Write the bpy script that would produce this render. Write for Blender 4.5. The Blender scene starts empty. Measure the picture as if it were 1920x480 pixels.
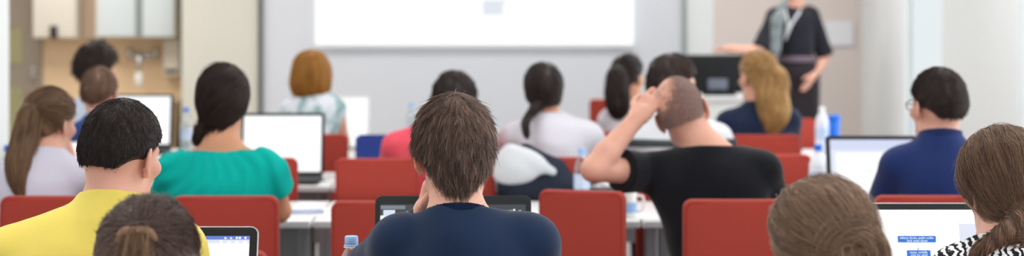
import bpy, bmesh, math, random
import numpy as np
from mathutils import Vector, Matrix

random.seed(7)
rng = np.random.default_rng(11)
C = bpy.context.scene.collection
SC = bpy.context.scene
F32 = np.float32
V3 = lambda *a: np.array(a, dtype=float)

# ------------------------------------------------------------------ camera geometry (1920 x 480 frame)
FPX, CX, HY, CAMZ = 3600.0, 960.0, 39.0, 1.43


def at(px, py, d):
    """point seen at pixel px,py at depth d (metres in front of the camera)"""
    return V3((px - CX) / FPX * d, d, CAMZ - (py - HY) / FPX * d)


# ------------------------------------------------------------------ materials
def srgb(c):
    return tuple(((v / 255.0) / 12.92 if v / 255.0 <= 0.04045 else ((v / 255.0 + 0.055) / 1.055) ** 2.4) for v in c) + (1.0,)


MATS = {}


def mat(name, rgb, rough=0.6, spec=0.3, var=0.06, vscale=6.0, bump=0.0, bscale=80.0, metal=0.0, sheen=0.0, sss=0.0, attr=None, rgb2=None, stretch=(1, 1, 1)):
    if name in MATS:
        return MATS[name]
    m = bpy.data.materials.new(name)
    m.use_nodes = True
    nt = m.node_tree
    b = nt.nodes['Principled BSDF']
    b.inputs['Roughness'].default_value = rough
    b.inputs['Specular IOR Level'].default_value = spec
    b.inputs['Metallic'].default_value = metal
    if sheen:
        b.inputs['Sheen Weight'].default_value = sheen
        b.inputs['Sheen Roughness'].default_value = 0.5
    if sss:
        b.inputs['Subsurface Weight'].default_value = sss
        b.inputs['Subsurface Radius'].default_value = (1.0, 0.35, 0.2)
        b.inputs['Subsurface Scale'].default_value = 0.006
    c1 = srgb(rgb)
    tc = nt.nodes.new('ShaderNodeTexCoord')
    mp = nt.nodes.new('ShaderNodeMapping')
    mp.inputs['Scale'].default_value = stretch
    nt.links.new(tc.outputs['Object'], mp.inputs['Vector'])
    mix = nt.nodes.new('ShaderNodeMix')
    mix.data_type = 'RGBA'
    if rgb2 is not None:
        lo, hi = c1, srgb(rgb2)
    else:
        lo = tuple(max(0, v * (1 - var)) for v in c1[:3]) + (1,)
        hi = tuple(min(1, v * (1 + var)) for v in c1[:3]) + (1,)
    mix.inputs[6].default_value = lo
    mix.inputs[7].default_value = hi
    if attr:
        a = nt.nodes.new('ShaderNodeAttribute')
        a.attribute_name = attr
        nt.links.new(a.outputs['Fac'], mix.inputs[0])
    else:
        n = nt.nodes.new('ShaderNodeTexNoise')
        n.inputs['Scale'].default_value = vscale
        n.inputs['Detail'].default_value = 3
        nt.links.new(mp.outputs['Vector'], n.inputs['Vector'])
        nt.links.new(n.outputs['Fac'], mix.inputs[0])
    nt.links.new(mix.outputs[2], b.inputs['Base Color'])
    if bump:
        n2 = nt.nodes.new('ShaderNodeTexNoise')
        n2.inputs['Scale'].default_value = bscale
        n2.inputs['Detail'].default_value = 4
        bp = nt.nodes.new('ShaderNodeBump')
        bp.inputs['Strength'].default_value = bump
        bp.inputs['Distance'].default_value = 0.004
        nt.links.new(mp.outputs['Vector'], n2.inputs['Vector'])
        nt.links.new(n2.outputs['Fac'], bp.inputs['Height'])
        nt.links.new(bp.outputs['Normal'], b.inputs['Normal'])
    MATS[name] = m
    return m


def emis(name, rgb, strength):
    if name in MATS:
        return MATS[name]
    m = bpy.data.materials.new(name)
    m.use_nodes = True
    nt = m.node_tree
    b = nt.nodes['Principled BSDF']
    b.inputs['Base Color'].default_value = (0.02, 0.02, 0.02, 1)
    b.inputs['Roughness'].default_value = 0.4
    b.inputs['Emission Color'].default_value = srgb(rgb)
    b.inputs['Emission Strength'].default_value = strength
    MATS[name] = m
    return m


def glassy(name, rgb, gloss=0.12, rough=0.03, edge=0.6):
    if name in MATS:
        return MATS[name]
    m = bpy.data.materials.new(name)
    m.use_nodes = True
    nt = m.node_tree
    nt.nodes.remove(nt.nodes['Principled BSDF'])
    out = nt.nodes['Material Output']
    t = nt.nodes.new('ShaderNodeBsdfTransparent')
    t.inputs['Color'].default_value = srgb(rgb)
    g = nt.nodes.new('ShaderNodeBsdfGlossy')
    g.inputs['Roughness'].default_value = rough
    lw = nt.nodes.new('ShaderNodeLayerWeight')
    lw.inputs['Blend'].default_value = 0.35
    ad = nt.nodes.new('ShaderNodeMath')
    ad.operation = 'MULTIPLY_ADD'
    ad.inputs[1].default_value = edge
    ad.inputs[2].default_value = gloss
    mx = nt.nodes.new('ShaderNodeMixShader')
    nt.links.new(lw.outputs['Facing'], ad.inputs[0])
    nt.links.new(ad.outputs[0], mx.inputs[0])
    nt.links.new(t.outputs[0], mx.inputs[1])
    nt.links.new(g.outputs[0], mx.inputs[2])
    nt.links.new(mx.outputs[0], out.inputs['Surface'])
    MATS[name] = m
    return m


def ramp_pattern(name, stops, scale, stretch=(1, 1, 1), rough=0.85, kind='noise', detail=4.0):
    """procedural cloth with a printed pattern: colour ramp over noise / waves"""
    if name in MATS:
        return MATS[name]
    m = bpy.data.materials.new(name)
    m.use_nodes = True
    nt = m.node_tree
    b = nt.nodes['Principled BSDF']
    b.inputs['Roughness'].default_value = rough
    b.inputs['Specular IOR Level'].default_value = 0.15
    tc = nt.nodes.new('ShaderNodeTexCoord')
    mp = nt.nodes.new('ShaderNodeMapping')
    mp.inputs['Scale'].default_value = stretch
    nt.links.new(tc.outputs['Object'], mp.inputs['Vector'])
    if kind == 'noise':
        n = nt.nodes.new('ShaderNodeTexNoise')
        n.inputs['Scale'].default_value = scale
        n.inputs['Detail'].default_value = detail
        fac = n.outputs['Fac']
    else:
        n = nt.nodes.new('ShaderNodeTexWave')
        n.inputs['Scale'].default_value = scale
        n.inputs['Distortion'].default_value = 6.0
        n.inputs['Detail'].default_value = 2.0
        n.inputs['Detail Scale'].default_value = 2.5
        fac = n.outputs['Fac']
    nt.links.new(mp.outputs['Vector'], n.inputs['Vector'])
    r = nt.nodes.new('ShaderNodeValToRGB')
    r.color_ramp.interpolation = 'LINEAR'
    els = r.color_ramp.elements
    els[0].position, els[0].color = stops[0][0], srgb(stops[0][1])
    els[1].position, els[1].color = stops[-1][0], srgb(stops[-1][1])
    for p, c in stops[1:-1]:
        e = els.new(p)
        e.color = srgb(c)
    nt.links.new(fac, r.inputs['Fac'])
    nt.links.new(r.outputs['Color'], b.inputs['Base Color'])
    MATS[name] = m
    return m


# ------------------------------------------------------------------ object helpers
def link_mesh(name, me, mats, parent=None):
    o = bpy.data.objects.new(name, me)
    C.objects.link(o)
    for m in (mats if isinstance(mats, (list, tuple)) else [mats]):
        me.materials.append(m)
    if parent is not None:
        o.parent = parent
    return o


def thing(name, label, cat, loc=(0, 0, 0), rz=0.0, group=None):
    o = bpy.data.objects.new(name, None)
    C.objects.link(o)
    o.empty_display_size = 0.1
    o.location = loc
    o.rotation_euler = (0, 0, rz)
    o['label'] = label
    o['category'] = cat
    if group:
        o['group'] = group
    return o


def tag(o, label, cat, group=None):
    o['label'] = label
    o['category'] = cat
    if group:
        o['group'] = group
    return o


def np_mesh(name, V, Fq, smooth=True, attrs=None):
    """mesh from numpy: V (n,3), Fq (m,4) quads"""
    me = bpy.data.meshes.new(name)
    V = np.ascontiguousarray(V, dtype=F32)
    Fq = np.ascontiguousarray(Fq, dtype=np.int32)
    me.vertices.add(len(V))
    me.vertices.foreach_set('co', V.ravel())
    me.loops.add(Fq.size)
    me.loops.foreach_set('vertex_index', Fq.ravel())
    me.polygons.add(len(Fq))
    me.polygons.foreach_set('loop_start', np.arange(0, Fq.size, 4, dtype=np.int32))
    me.polygons.foreach_set('loop_total', np.full(len(Fq), 4, dtype=np.int32))
    me.polygons.foreach_set('use_smooth', np.full(len(Fq), smooth, dtype=bool))
    if attrs:
        for k, a in attrs.items():
            at_ = me.attributes.new(k, 'FLOAT', 'POINT')
            at_.data.foreach_set('value', np.ascontiguousarray(a, dtype=F32))
    me.update(calc_edges=True)
    me.validate()
    return me


def bm_obj(name, bm, mats, parent=None, smooth=False, angle=None):
    me = bpy.data.meshes.new(name)
    bmesh.ops.recalc_face_normals(bm, faces=bm.faces[:])
    bm.to_mesh(me)
    bm.free()
    if smooth:
        me.polygons.foreach_set('use_smooth', [True] * len(me.polygons))
        if angle:
            try:
                me.set_sharp_from_angle(angle=angle)
            except Exception:
                pass
    return link_mesh(name, me, mats, parent)


def add_box(bm, c, s, bev=0.0, seg=2, rot=None, mi=0):
    r = bmesh.ops.create_cube(bm, size=1.0)
    vs = r['verts']
    M = Matrix.Translation(Vector(c)) @ (rot.to_4x4() if rot is not None else Matrix.Identity(4))
    for v in vs:
        v.co = Vector((v.co.x * s[0], v.co.y * s[1], v.co.z * s[2]))
    faces = list({f for v in vs for f in v.link_faces})
    if bev > 0:
        es = list({e for v in vs for e in v.link_edges})
        g = bmesh.ops.bevel(bm, geom=es, offset=bev, segments=seg, affect='EDGES', profile=0.5)
        vs = list({v for f in g['faces'] for v in f.verts} | {v for v in vs if v.is_valid})
        faces = list({f for v in vs for f in v.link_faces})
    for v in vs:
        v.co = M @ v.co
    for f in faces:
        f.material_index = mi
    return vs


def boxo(name, c, s, m, parent=None, bev=0.0, seg=2, smooth=False, rot=None):
    bm = bmesh.new()
    add_box(bm, c, s, bev, seg, rot)
    return bm_obj(name, bm, m, parent, smooth=smooth or bev > 0, angle=math.radians(50))


def add_tube(bm, pts, r, n=10, closed=False):
    pts = [Vector(p) for p in pts]
    N = len(pts)
    rr = r if isinstance(r, (list, tuple)) else [r] * N
    rings = []
    ref = None
    for i, p in enumerate(pts):
        a = pts[(i - 1) % N] if (closed or i > 0) else p
        b = pts[(i + 1) % N] if (closed or i < N - 1) else p
        t = (b - a).normalized()
        if ref is None:
            ref = t.orthogonal().normalized()
        u = (ref - t * ref.dot(t)).normalized()
        ref = u
        w = t.cross(u)
        rings.append([bm.verts.new(p + (u * math.cos(2 * math.pi * k / n) + w * math.sin(2 * math.pi * k / n)) * rr[i]) for k in range(n)])
    for i in range(N if closed else N - 1):
        A, B = rings[i], rings[(i + 1) % N]
        for k in range(n):
            bm.faces.new((A[k], A[(k + 1) % n], B[(k + 1) % n], B[k]))
    if not closed:
        bm.faces.new(list(reversed(rings[0])))
        bm.faces.new(rings[-1])


def add_lathe(bm, prof, c=(0, 0, 0), n=28, mi=0):
    rings = []
    for r, z in prof:
        if r < 1e-6:
            rings.append([bm.verts.new((c[0], c[1], c[2] + z))])
        else:
            rings.append([bm.verts.new((c[0] + r * math.cos(2 * math.pi * k / n), c[1] + r * math.sin(2 * math.pi * k / n), c[2] + z)) for k in range(n)])
    for A, B in zip(rings[:-1], rings[1:]):
        for k in range(n):
            k2 = (k + 1) % n
            if len(A) == 1 and len(B) == 1:
                continue
            if len(A) == 1:
                f = bm.faces.new((A[0], B[k2], B[k]))
            elif len(B) == 1:
                f = bm.faces.new((A[k], A[k2], B[0]))
            else:
                f = bm.faces.new((A[k], A[k2], B[k2], B[k]))
            f.material_index = mi


def dup(root, loc, rz, label=None, scale=None, group=None):
    r = root.copy()
    C.objects.link(r)
    r.location = loc
    r.rotation_euler = (0, 0, rz)
    if scale:
        r.scale = scale
    if label:
        r['label'] = label
    if group:
        r['group'] = group
    for ch in list(root.children):
        c = ch.copy()
        C.objects.link(c)
        c.parent = r
        for g in list(ch.children):
            d = g.copy()
            C.objects.link(d)
            d.parent = c
    return r


# ------------------------------------------------------------------ signed-distance modelling (organic shapes)
def nrm(v):
    v = np.asarray(v, float)
    return v / (np.linalg.norm(v) + 1e-12)


def lerp(a, b, t):
    return np.asarray(a, float) * (1 - t) + np.asarray(b, float) * t


class Cone:
    def __init__(s, a, b, ra, rb):
        s.a, s.b, s.ra, s.rb = np.asarray(a, float), np.asarray(b, float), ra, rb
        r = max(ra, rb)
        s.lo = np.minimum(s.a, s.b) - r
        s.hi = np.maximum(s.a, s.b) + r

    def __call__(s, P):
        ba = s.b - s.a
        q = P - s.a.astype(P.dtype)
        t = np.clip((q @ ba.astype(P.dtype)) / max(ba @ ba, 1e-12), 0, 1)
        return np.linalg.norm(q - t[..., None] * ba.astype(P.dtype), axis=-1) - (s.ra + (s.rb - s.ra) * t)

    def grow(s, g):
        return Cone(s.a, s.b, s.ra + g, s.rb + g)


class Ell:
    def __init__(s, c, r, R=None):
        s.c, s.r, s.R = np.asarray(c, float), np.asarray(r, float), (np.eye(3) if R is None else np.asarray(R, float))
        e = np.sqrt(((s.R * s.r) ** 2).sum(1))
        s.lo, s.hi = s.c - e, s.c + e

    def __call__(s, P):
        q = (P - s.c.astype(P.dtype)) @ s.R.astype(P.dtype)
        r = s.r.astype(P.dtype)
        k0 = np.linalg.norm(q / r, axis=-1)
        k1 = np.linalg.norm(q / (r * r), axis=-1)
        return k0 * (k0 - 1.0) / np.maximum(k1, 1e-6)

    def grow(s, g):
        return Ell(s.c, s.r + g, s.R)


class RBox:
    def __init__(s, c, h, rad, R=None):
        s.c, s.h, s.rad, s.R = np.asarray(c, float), np.asarray(h, float), rad, (np.eye(3) if R is None else np.asarray(R, float))
        e = np.abs(s.R) @ s.h
        s.lo, s.hi = s.c - e, s.c + e

    def __call__(s, P):
        q = np.abs((P - s.c.astype(P.dtype)) @ s.R.astype(P.dtype)) - (s.h - s.rad).astype(P.dtype)
        return np.linalg.norm(np.maximum(q, 0), axis=-1) + np.minimum(q.max(axis=-1), 0) - s.rad

    def grow(s, g):
        return RBox(s.c, s.h + g, s.rad + g, s.R)


class Clip:
    """primitive cut by a half space: keeps the side where (p-p0).n < 0"""
    def __init__(s, prim, p0, n):
        s.p, s.p0, s.n = prim, np.asarray(p0, float), nrm(n)
        s.lo, s.hi = prim.lo, prim.hi

    def __call__(s, P):
        return np.maximum(s.p(P), (P - s.p0.astype(P.dtype)) @ s.n.astype(P.dtype))

    def grow(s, g):
        return Clip(s.p.grow(g), s.p0, s.n)


class Sdf:
    def __init__(s):
        s.ops = []

    def u(s, prim, k=0.01):
        s.ops.append(('u', prim, k))
        return s

    def sub(s, prim, k=0.006):
        s.ops.append(('s', prim, k))
        return s

    def fn(s, f):
        s.ops.append(('f', f, 0))
        return s

    def box(s):
        lo = np.min([p.lo for o, p, k in s.ops if o == 'u'], axis=0)
        hi = np.max([p.hi for o, p, k in s.ops if o == 'u'], axis=0)
        return lo, hi

    @staticmethod
    def _apply(o, D, d, k):
        if o == 'u':
            h = np.clip(0.5 + 0.5 * (D - d) / k, 0, 1)
            return D * (1 - h) + d * h - k * h * (1 - h)
        h = np.clip(0.5 - 0.5 * (D + d) / k, 0, 1)
        return D * (1 - h) - d * h + k * h * (1 - h)

    def __call__(s, P):
        P = np.asarray(P, dtype=F32)
        D = np.full(P.shape[:-1], 1.0, dtype=F32)
        for o, p, k in s.ops:
            D = p(P, D) if o == 'f' else s._apply(o, D, p(P), k)
        return D

    def grid(s, h, pad=0.02):
        lo, hi = s.box()
        lo = lo - pad
        n = np.ceil((hi + pad - lo) / h).astype(int) + 1
        ax = [(lo[i] + h * np.arange(n[i])).astype(F32) for i in range(3)]
        D = np.full(n, 1.0, dtype=F32)
        for o, p, k in s.ops:
            if o == 'f':
                G = np.stack(np.meshgrid(*ax, indexing='ij'), -1)
                D = p(G, D)
                continue
            m = k + 3 * h
            i0 = np.clip(np.floor((p.lo - m - lo) / h).astype(int), 0, n)
            i1 = np.clip(np.ceil((p.hi + m - lo) / h).astype(int) + 1, 0, n)
            if (i1 <= i0).any():
                continue
            sl = tuple(slice(i0[i], i1[i]) for i in range(3))
            G = np.stack(np.meshgrid(*[ax[i][sl[i]] for i in range(3)], indexing='ij'), -1)
            D[sl] = s._apply(o, D[sl], p(G), k)
        return D, lo

    def mesh(s, h):
        D, lo = s.grid(h)
        return nets(D, lo, h)


def nets(D, lo, h):
    S = D < 0
    c = np.zeros(tuple(np.array(D.shape) - 1), dtype=np.int8)
    for a in (0, 1):
        for b in (0, 1):
            for d in (0, 1):
                c += S[a:a + c.shape[0], b:b + c.shape[1], d:d + c.shape[2]]
    mixed = (c > 0) & (c < 8)
    idx = np.full(c.shape, -1, dtype=np.int64)
    ii = np.argwhere(mixed)
    idx[mixed] = np.arange(len(ii))
    acc = np.zeros((len(ii), 3))
    cnt = np.zeros(len(ii))
    cor = [(a, b, d) for a in (0, 1) for b in (0, 1) for d in (0, 1)]
    for p in cor:
        for q in cor:
            if sum(np.abs(np.subtract(p, q))) == 1 and p < q:
                A = ii + p
                B = ii + q
                da = D[A[:, 0], A[:, 1], A[:, 2]]
                db = D[B[:, 0], B[:, 1], B[:, 2]]
                m = (da < 0) != (db < 0)
                t = (da / np.where(m, da - db, 1))[m]
                acc[m] += np.array(p) + t[:, None] * (np.array(q) - np.array(p))
                cnt[m] += 1
    V = (ii + acc / np.maximum(cnt, 1)[:, None]) * h + lo
    quads = []
    for ax in range(3):
        o1, o2 = [(1, 2), (2, 0), (0, 1)][ax]
        sl0 = [slice(1, -1)] * 3
        sl1 = [slice(1, -1)] * 3
        sl0[ax] = slice(0, -1)
        sl1[ax] = slice(1, None)
        A, B = S[tuple(sl0)], S[tuple(sl1)]
        cr = np.argwhere(A != B)
        flip = A[cr[:, 0], cr[:, 1], cr[:, 2]]
        base = cr.copy()
        base[:, o1] += 1
        base[:, o2] += 1
        e1 = np.zeros(3, int)
        e1[o1] = 1
        e2 = np.zeros(3, int)
        e2[o2] = 1
        cells = [base - e1 - e2, base - e2, base, base - e1]
        q = np.stack([idx[cc[:, 0], cc[:, 1], cc[:, 2]] for cc in cells], 1)
        q[~flip] = q[~flip][:, ::-1]
        quads.append(q)
    Q = np.concatenate(quads)
    Q = Q[(Q >= 0).all(1)]
    return V, Q


def folds(P, seed, freq, warp=1.0):
    r = np.random.default_rng(seed)
    out = np.zeros(P.shape[:-1], dtype=F32)
    w = np.zeros(P.shape[:-1], dtype=F32)
    for i in range(3):
        d = r.normal(size=3)
        d /= np.linalg.norm(d)
        w = w + np.sin(P @ (d * freq * 0.5).astype(F32) + F32(r.uniform(0, 6)))
    for i in range(4):
        d = r.normal(size=3)
        d /= np.linalg.norm(d)
        out = out + np.sin(P @ (d * freq * (0.7 + 0.5 * i)).astype(F32) + warp * w + F32(r.uniform(0, 6))) / (1 + 0.4 * i)
    return out / 3.0


def sdf_obj(name, S, h, m, parent):
    V, Q = S.mesh(h)
    return link_mesh(name, np_mesh(name, V, Q), m, parent)


# ------------------------------------------------------------------ hair
def grad(S, P, e=0.0015):
    g = np.stack([S(P + np.eye(3)[i] * e) - S(P - np.eye(3)[i] * e) for i in range(3)], -1)
    return g / (np.linalg.norm(g, axis=-1, keepdims=True) + 1e-9)


def trace(S, P, flow, n, step, off, lift):
    P = P.copy()
    out, nor = [], []
    for k in range(n + 1):
        g = grad(S, P)
        d = S(P)
        o = off + lift * (k / n) ** 2
        P = P - g * np.clip(d - o, -0.02, 0.02)[:, None]
        out.append(P.copy())
        nor.append(g)
        T = flow(P)
        T = T - g * (T * g).sum(1, keepdims=True) * 0.92
        T /= np.linalg.norm(T, axis=1, keepdims=True) + 1e-9
        P = P + T * step[:, None]
    return np.stack(out, 1), np.stack(nor, 1)


def tubes(P, Nn, r0, tint):
    n, m, _ = P.shape
    T = np.gradient(P, axis=1)
    T /= np.linalg.norm(T, axis=2, keepdims=True) + 1e-9
    Bn = np.cross(T, Nn)
    Bn /= np.linalg.norm(Bn, axis=2, keepdims=True) + 1e-9
    U = np.cross(Bn, T)
    prof = np.linspace(0, 1, m)
    rad = r0[:, None] * (1.0 - 0.75 * prof ** 2.2)[None, :]
    V = np.stack([P + rad[..., None] * (math.cos(a) * U + math.sin(a) * Bn) for a in (math.pi / 2, math.pi * 7 / 6, math.pi * 11 / 6)], 2)
    base = np.arange(n)[:, None] * (m * 3) + np.arange(m - 1)[None, :] * 3
    Q = []
    for k in range(3):
        k2 = (k + 1) % 3
        Q.append(np.stack([base + k, base + k2, base + 3 + k2, base + 3 + k], -1).reshape(-1, 4))
    return V.reshape(-1, 3), np.concatenate(Q), np.repeat(tint, m * 3)


def make_hair(parent, m, cap, guide, flow, h, nclump, per, length, nstep=9, rad=0.0007, spread=0.006, off=0.0, lift=0.004, conv=0.6, name='hair', jit=0.12, keep=None, capmesh=True, wild=0.0, limit=None, rag=1.0):
    """cap: sdf of the hair mass, guide: sdf the strands ride on, flow: direction field"""
    V, Q = cap.mesh(h)
    dg = np.abs(guide(V))
    ok = np.argwhere(dg < h * 1.2)[:, 0]
    if keep is not None:
        ok = ok[keep(V[ok])]
    seeds = V[rng.choice(ok, nclump)] + rng.normal(size=(nclump, 3)) * h * 0.4
    fl = rng.normal(size=(nclump, 3)) * jit
    L = length * rng.uniform(0.7, 1.15, nclump)
    lf = lift * rng.uniform(0.1, 1.6, nclump)
    G, Nn = trace(guide, seeds, lambda P: flow(P) + fl, nstep, L / nstep, off * np.ones(nclump), lf)
    P = np.repeat(G, per, axis=0)
    NN = np.repeat(Nn, per, axis=0)
    k = len(P)
    if limit is not None:
        # locks end at the hairline (with ragged tips)
        mg = (np.repeat(rng.normal(0.0, 0.006, nclump), per) + rng.normal(0, 0.003, k)) * rag - 0.001
        v = limit(P) - mg[:, None]
        bad = v > 0
        first = np.where(bad.any(1), bad.argmax(1), nstep + 1)
        sel = first >= 2
        P, NN, v, first = P[sel], NN[sel], v[sel], first[sel]
        k = len(P)
        fi = np.minimum(first, nstep)
        va, vb = v[np.arange(k), fi - 1], v[np.arange(k), fi]
        end = np.where(first > nstep, float(nstep), fi - 1 + np.clip(-va / np.maximum(vb - va, 1e-6), 0, 1))
        tt = end[:, None] * np.linspace(0, 1, nstep + 1)[None, :]
        i0 = np.minimum(tt.astype(int), nstep - 1)
        fr = (tt - i0)[..., None]
        ar = np.arange(k)[:, None]
        P = P[ar, i0] * (1 - fr) + P[ar, i0 + 1] * fr
        NN = NN[ar, i0] * (1 - fr) + NN[ar, i0 + 1] * fr
        gid = np.repeat(np.arange(nclump), per)[sel]
    else:
        gid = np.repeat(np.arange(nclump), per)
    o = rng.normal(size=(k, 3)) * spread
    o -= NN[:, 0] * (o * NN[:, 0]).sum(1, keepdims=True) * 0.8
    w = 1 - conv * np.linspace(0, 1, nstep + 1) ** 1.2
    P = P + o[:, None, :] * w[None, :, None]
    if wild:
        wn = rng.normal(size=(k, 3)) * wild * (rng.uniform(size=(k, 1)) ** 4)
        P = P + wn[:, None, :] * (np.linspace(0, 1, nstep + 1) ** 1.5)[None, :, None]
    tint = np.clip(rng.normal(0.42, 0.25, nclump)[gid] + rng.normal(0, 0.13, k), 0, 1)
    sv, sq, st = tubes(P, NN, rad * rng.uniform(0.6, 1.3, k), tint)
    if capmesh:
        ct = np.full(len(V), 0.3)
        sv2 = np.concatenate([V, sv])
        sq2 = np.concatenate([Q, sq + len(V)])
        st2 = np.concatenate([ct, st])
    else:
        sv2, sq2, st2 = sv, sq, st
    return link_mesh(name, np_mesh(name, sv2, sq2, attrs={'tint': st2}), m, parent)


# ------------------------------------------------------------------ people
def rotm(yaw, pitch, roll):
    return np.array(Matrix.Rotation(math.radians(yaw), 3, 'Z') @ Matrix.Rotation(math.radians(pitch), 3, 'X') @ Matrix.Rotation(math.radians(roll), 3, 'Y'))


class Head:
    def __init__(s, c, R, sc):
        s.c, s.R, s.s = np.asarray(c, float), R, sc

    def p(s, x, y, z):
        return s.c + s.R @ (V3(x, y, z) * s.s)

    def loc(s, P):
        return (np.asarray(P) - s.c) @ s.R / s.s

    def v(s, x, y, z):
        return s.R @ V3(x, y, z)

    def ell(s, c, r, rz=0.0):
        R = s.R @ np.array(Matrix.Rotation(rz, 3, 'Z')) if rz else s.R
        return Ell(s.p(*c), V3(*r) * s.s, R)

    def cone(s, a, b, ra, rb):
        return Cone(s.p(*a), s.p(*b), ra * s.s, rb * s.s)


def head_sdf(S, H, NB, necky=-0.02, nr=0.054):
    S.u(H.ell((0, -0.012, 0.035), (0.074, 0.097, 0.09)), 0.01)
    S.u(H.ell((0, -0.045, -0.005), (0.062, 0.056, 0.06)), 0.02)
    S.u(H.ell((0, 0.028, -0.045), (0.056, 0.062, 0.074)), 0.025)
    S.u(H.cone((-0.042, 0.0, -0.07), (-0.015, 0.075, -0.1), 0.022, 0.017), 0.025)
    S.u(H.cone((0.042, 0.0, -0.07), (0.015, 0.075, -0.1), 0.022, 0.017), 0.025)
    for q in (-1, 1):
        S.u(H.ell((q * 0.043, 0.058, -0.018), (0.024, 0.024, 0.02)), 0.02)
    S.u(H.cone((-0.034, 0.076, 0.021), (0.034, 0.076, 0.021), 0.012, 0.012), 0.015)
    for q in (-1, 1):
        S.sub(H.ell((q * 0.031, 0.094, 0.003), (0.016, 0.014, 0.01)), 0.01)
        S.u(H.ell((q * 0.031, 0.0765, 0.002), (0.0135, 0.0115, 0.0125)), 0.003)
    S.u(H.cone((0, 0.087, 0.012), (0, 0.108, -0.028), 0.008, 0.011), 0.012)
    for q in (-1, 1):
        S.u(H.ell((q * 0.012, 0.098, -0.033), (0.008, 0.01, 0.008)), 0.006)
    S.u(H.cone((-0.02, 0.083, -0.06), (0.02, 0.083, -0.06), 0.0065, 0.0065), 0.008)
    S.u(H.cone((-0.017, 0.081, -0.072), (0.017, 0.081, -0.072), 0.007, 0.007), 0.008)
    S.sub(H.cone((-0.022, 0.092, -0.066), (0.022, 0.092, -0.066), 0.003, 0.003), 0.004)
    for q in (-1, 1):
        S.u(H.ell((q * 0.081, -0.014, -0.004), (0.0065, 0.021, 0.033), q * 0.5), 0.006)
        S.sub(H.ell((q * 0.088, -0.008, -0.002), (0.006, 0.012, 0.019), q * 0.5), 0.004)
        S.u(H.ell((q * 0.078, -0.008, -0.034), (0.006, 0.009, 0.009)), 0.006)
    S.u(Cone(H.p(0, necky, -0.05), NB, nr * H.s, nr * 1.08), 0.03)
    S.u(Cone(H.p(0, 0.03, -0.085), lerp(NB, H.p(0, 0.03, -0.085), 0.2) + V3(0, 0.02, 0), 0.035 * H.s, 0.045), 0.03)


def hand_sdf(S, W, D, N, side, curl=0.35, sc=1.0, spreadf=0.12):
    """W wrist, D finger direction, N palm normal (side the fingers curl to)"""
    D = nrm(D)
    N = nrm(N - D * (np.asarray(N) @ D))
    X = np.cross(D, N) * side
    R = np.stack([X, D, N], 1)
    S.u(Cone(W - D * 0.01, W + D * 0.03 * sc, 0.025 * sc, 0.027 * sc), 0.02)
    S.u(RBox(W + D * 0.052 * sc, V3(0.04, 0.05, 0.0135) * sc, 0.012 * sc, R), 0.014)
    lens = (0.068, 0.077, 0.071, 0.056)
    for i, L in enumerate(lens):
        b = W + D * (0.096 - 0.004 * abs(i - 1.3)) * sc + X * (0.029 - 0.0195 * i) * sc
        a = curl * 0.6
        dirv = nrm(D * math.cos(a) + N * math.sin(a) + X * spreadf * (1.5 - i) * 0.8)
        r = (0.0088, 0.0092, 0.0088, 0.0078)[i] * sc
        for j, fr in enumerate((0.45, 0.31, 0.24)):
            e = b + dirv * L * fr * sc
            S.u(Cone(b, e, r * (1 - 0.06 * j), r * (0.94 - 0.07 * j)), 0.004)
            b = e
            t = nrm(dirv * math.cos(curl) + N * math.sin(curl))
            if curl > 0:
                dirv = nrm(t)
    t0 = W + D * 0.03 * sc + X * 0.03 * sc
    t1 = t0 + nrm(X * 0.75 + D * 0.7 + N * 0.35) * 0.042 * sc
    t2 = t1 + nrm(X * 0.35 + D * 0.95 + N * 0.35) * 0.032 * sc
    t3 = t2 + nrm(X * 0.1 + D * 1.0 + N * 0.4) * 0.024 * sc
    S.u(Cone(t0, t1, 0.014 * sc, 0.0115 * sc), 0.012)
    S.u(Cone(t1, t2, 0.0112 * sc, 0.0102 * sc), 0.004)
    S.u(Cone(t2, t3, 0.0102 * sc, 0.0085 * sc), 0.003)


SKIN = mat('skin_light', (222, 168, 148), rough=0.5, spec=0.3, var=0.05, vscale=30, sss=0.35, bump=0.05, bscale=350)
SKIN_T = mat('skin_tan', (206, 150, 118), rough=0.5, spec=0.3, var=0.05, vscale=30, sss=0.3, bump=0.05, bscale=350)
EYEW = mat('eye_white', (235, 232, 228), rough=0.15, spec=0.5, var=0.01)
IRIS = mat('iris', (70, 50, 35), rough=0.15, spec=0.5, var=0.1)
TROUSER = mat('dark_denim', (45, 50, 66), rough=0.9, spec=0.1, bump=0.2, bscale=300)
SHOE = mat('shoe_leather', (40, 36, 34), rough=0.45, spec=0.4)


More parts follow.
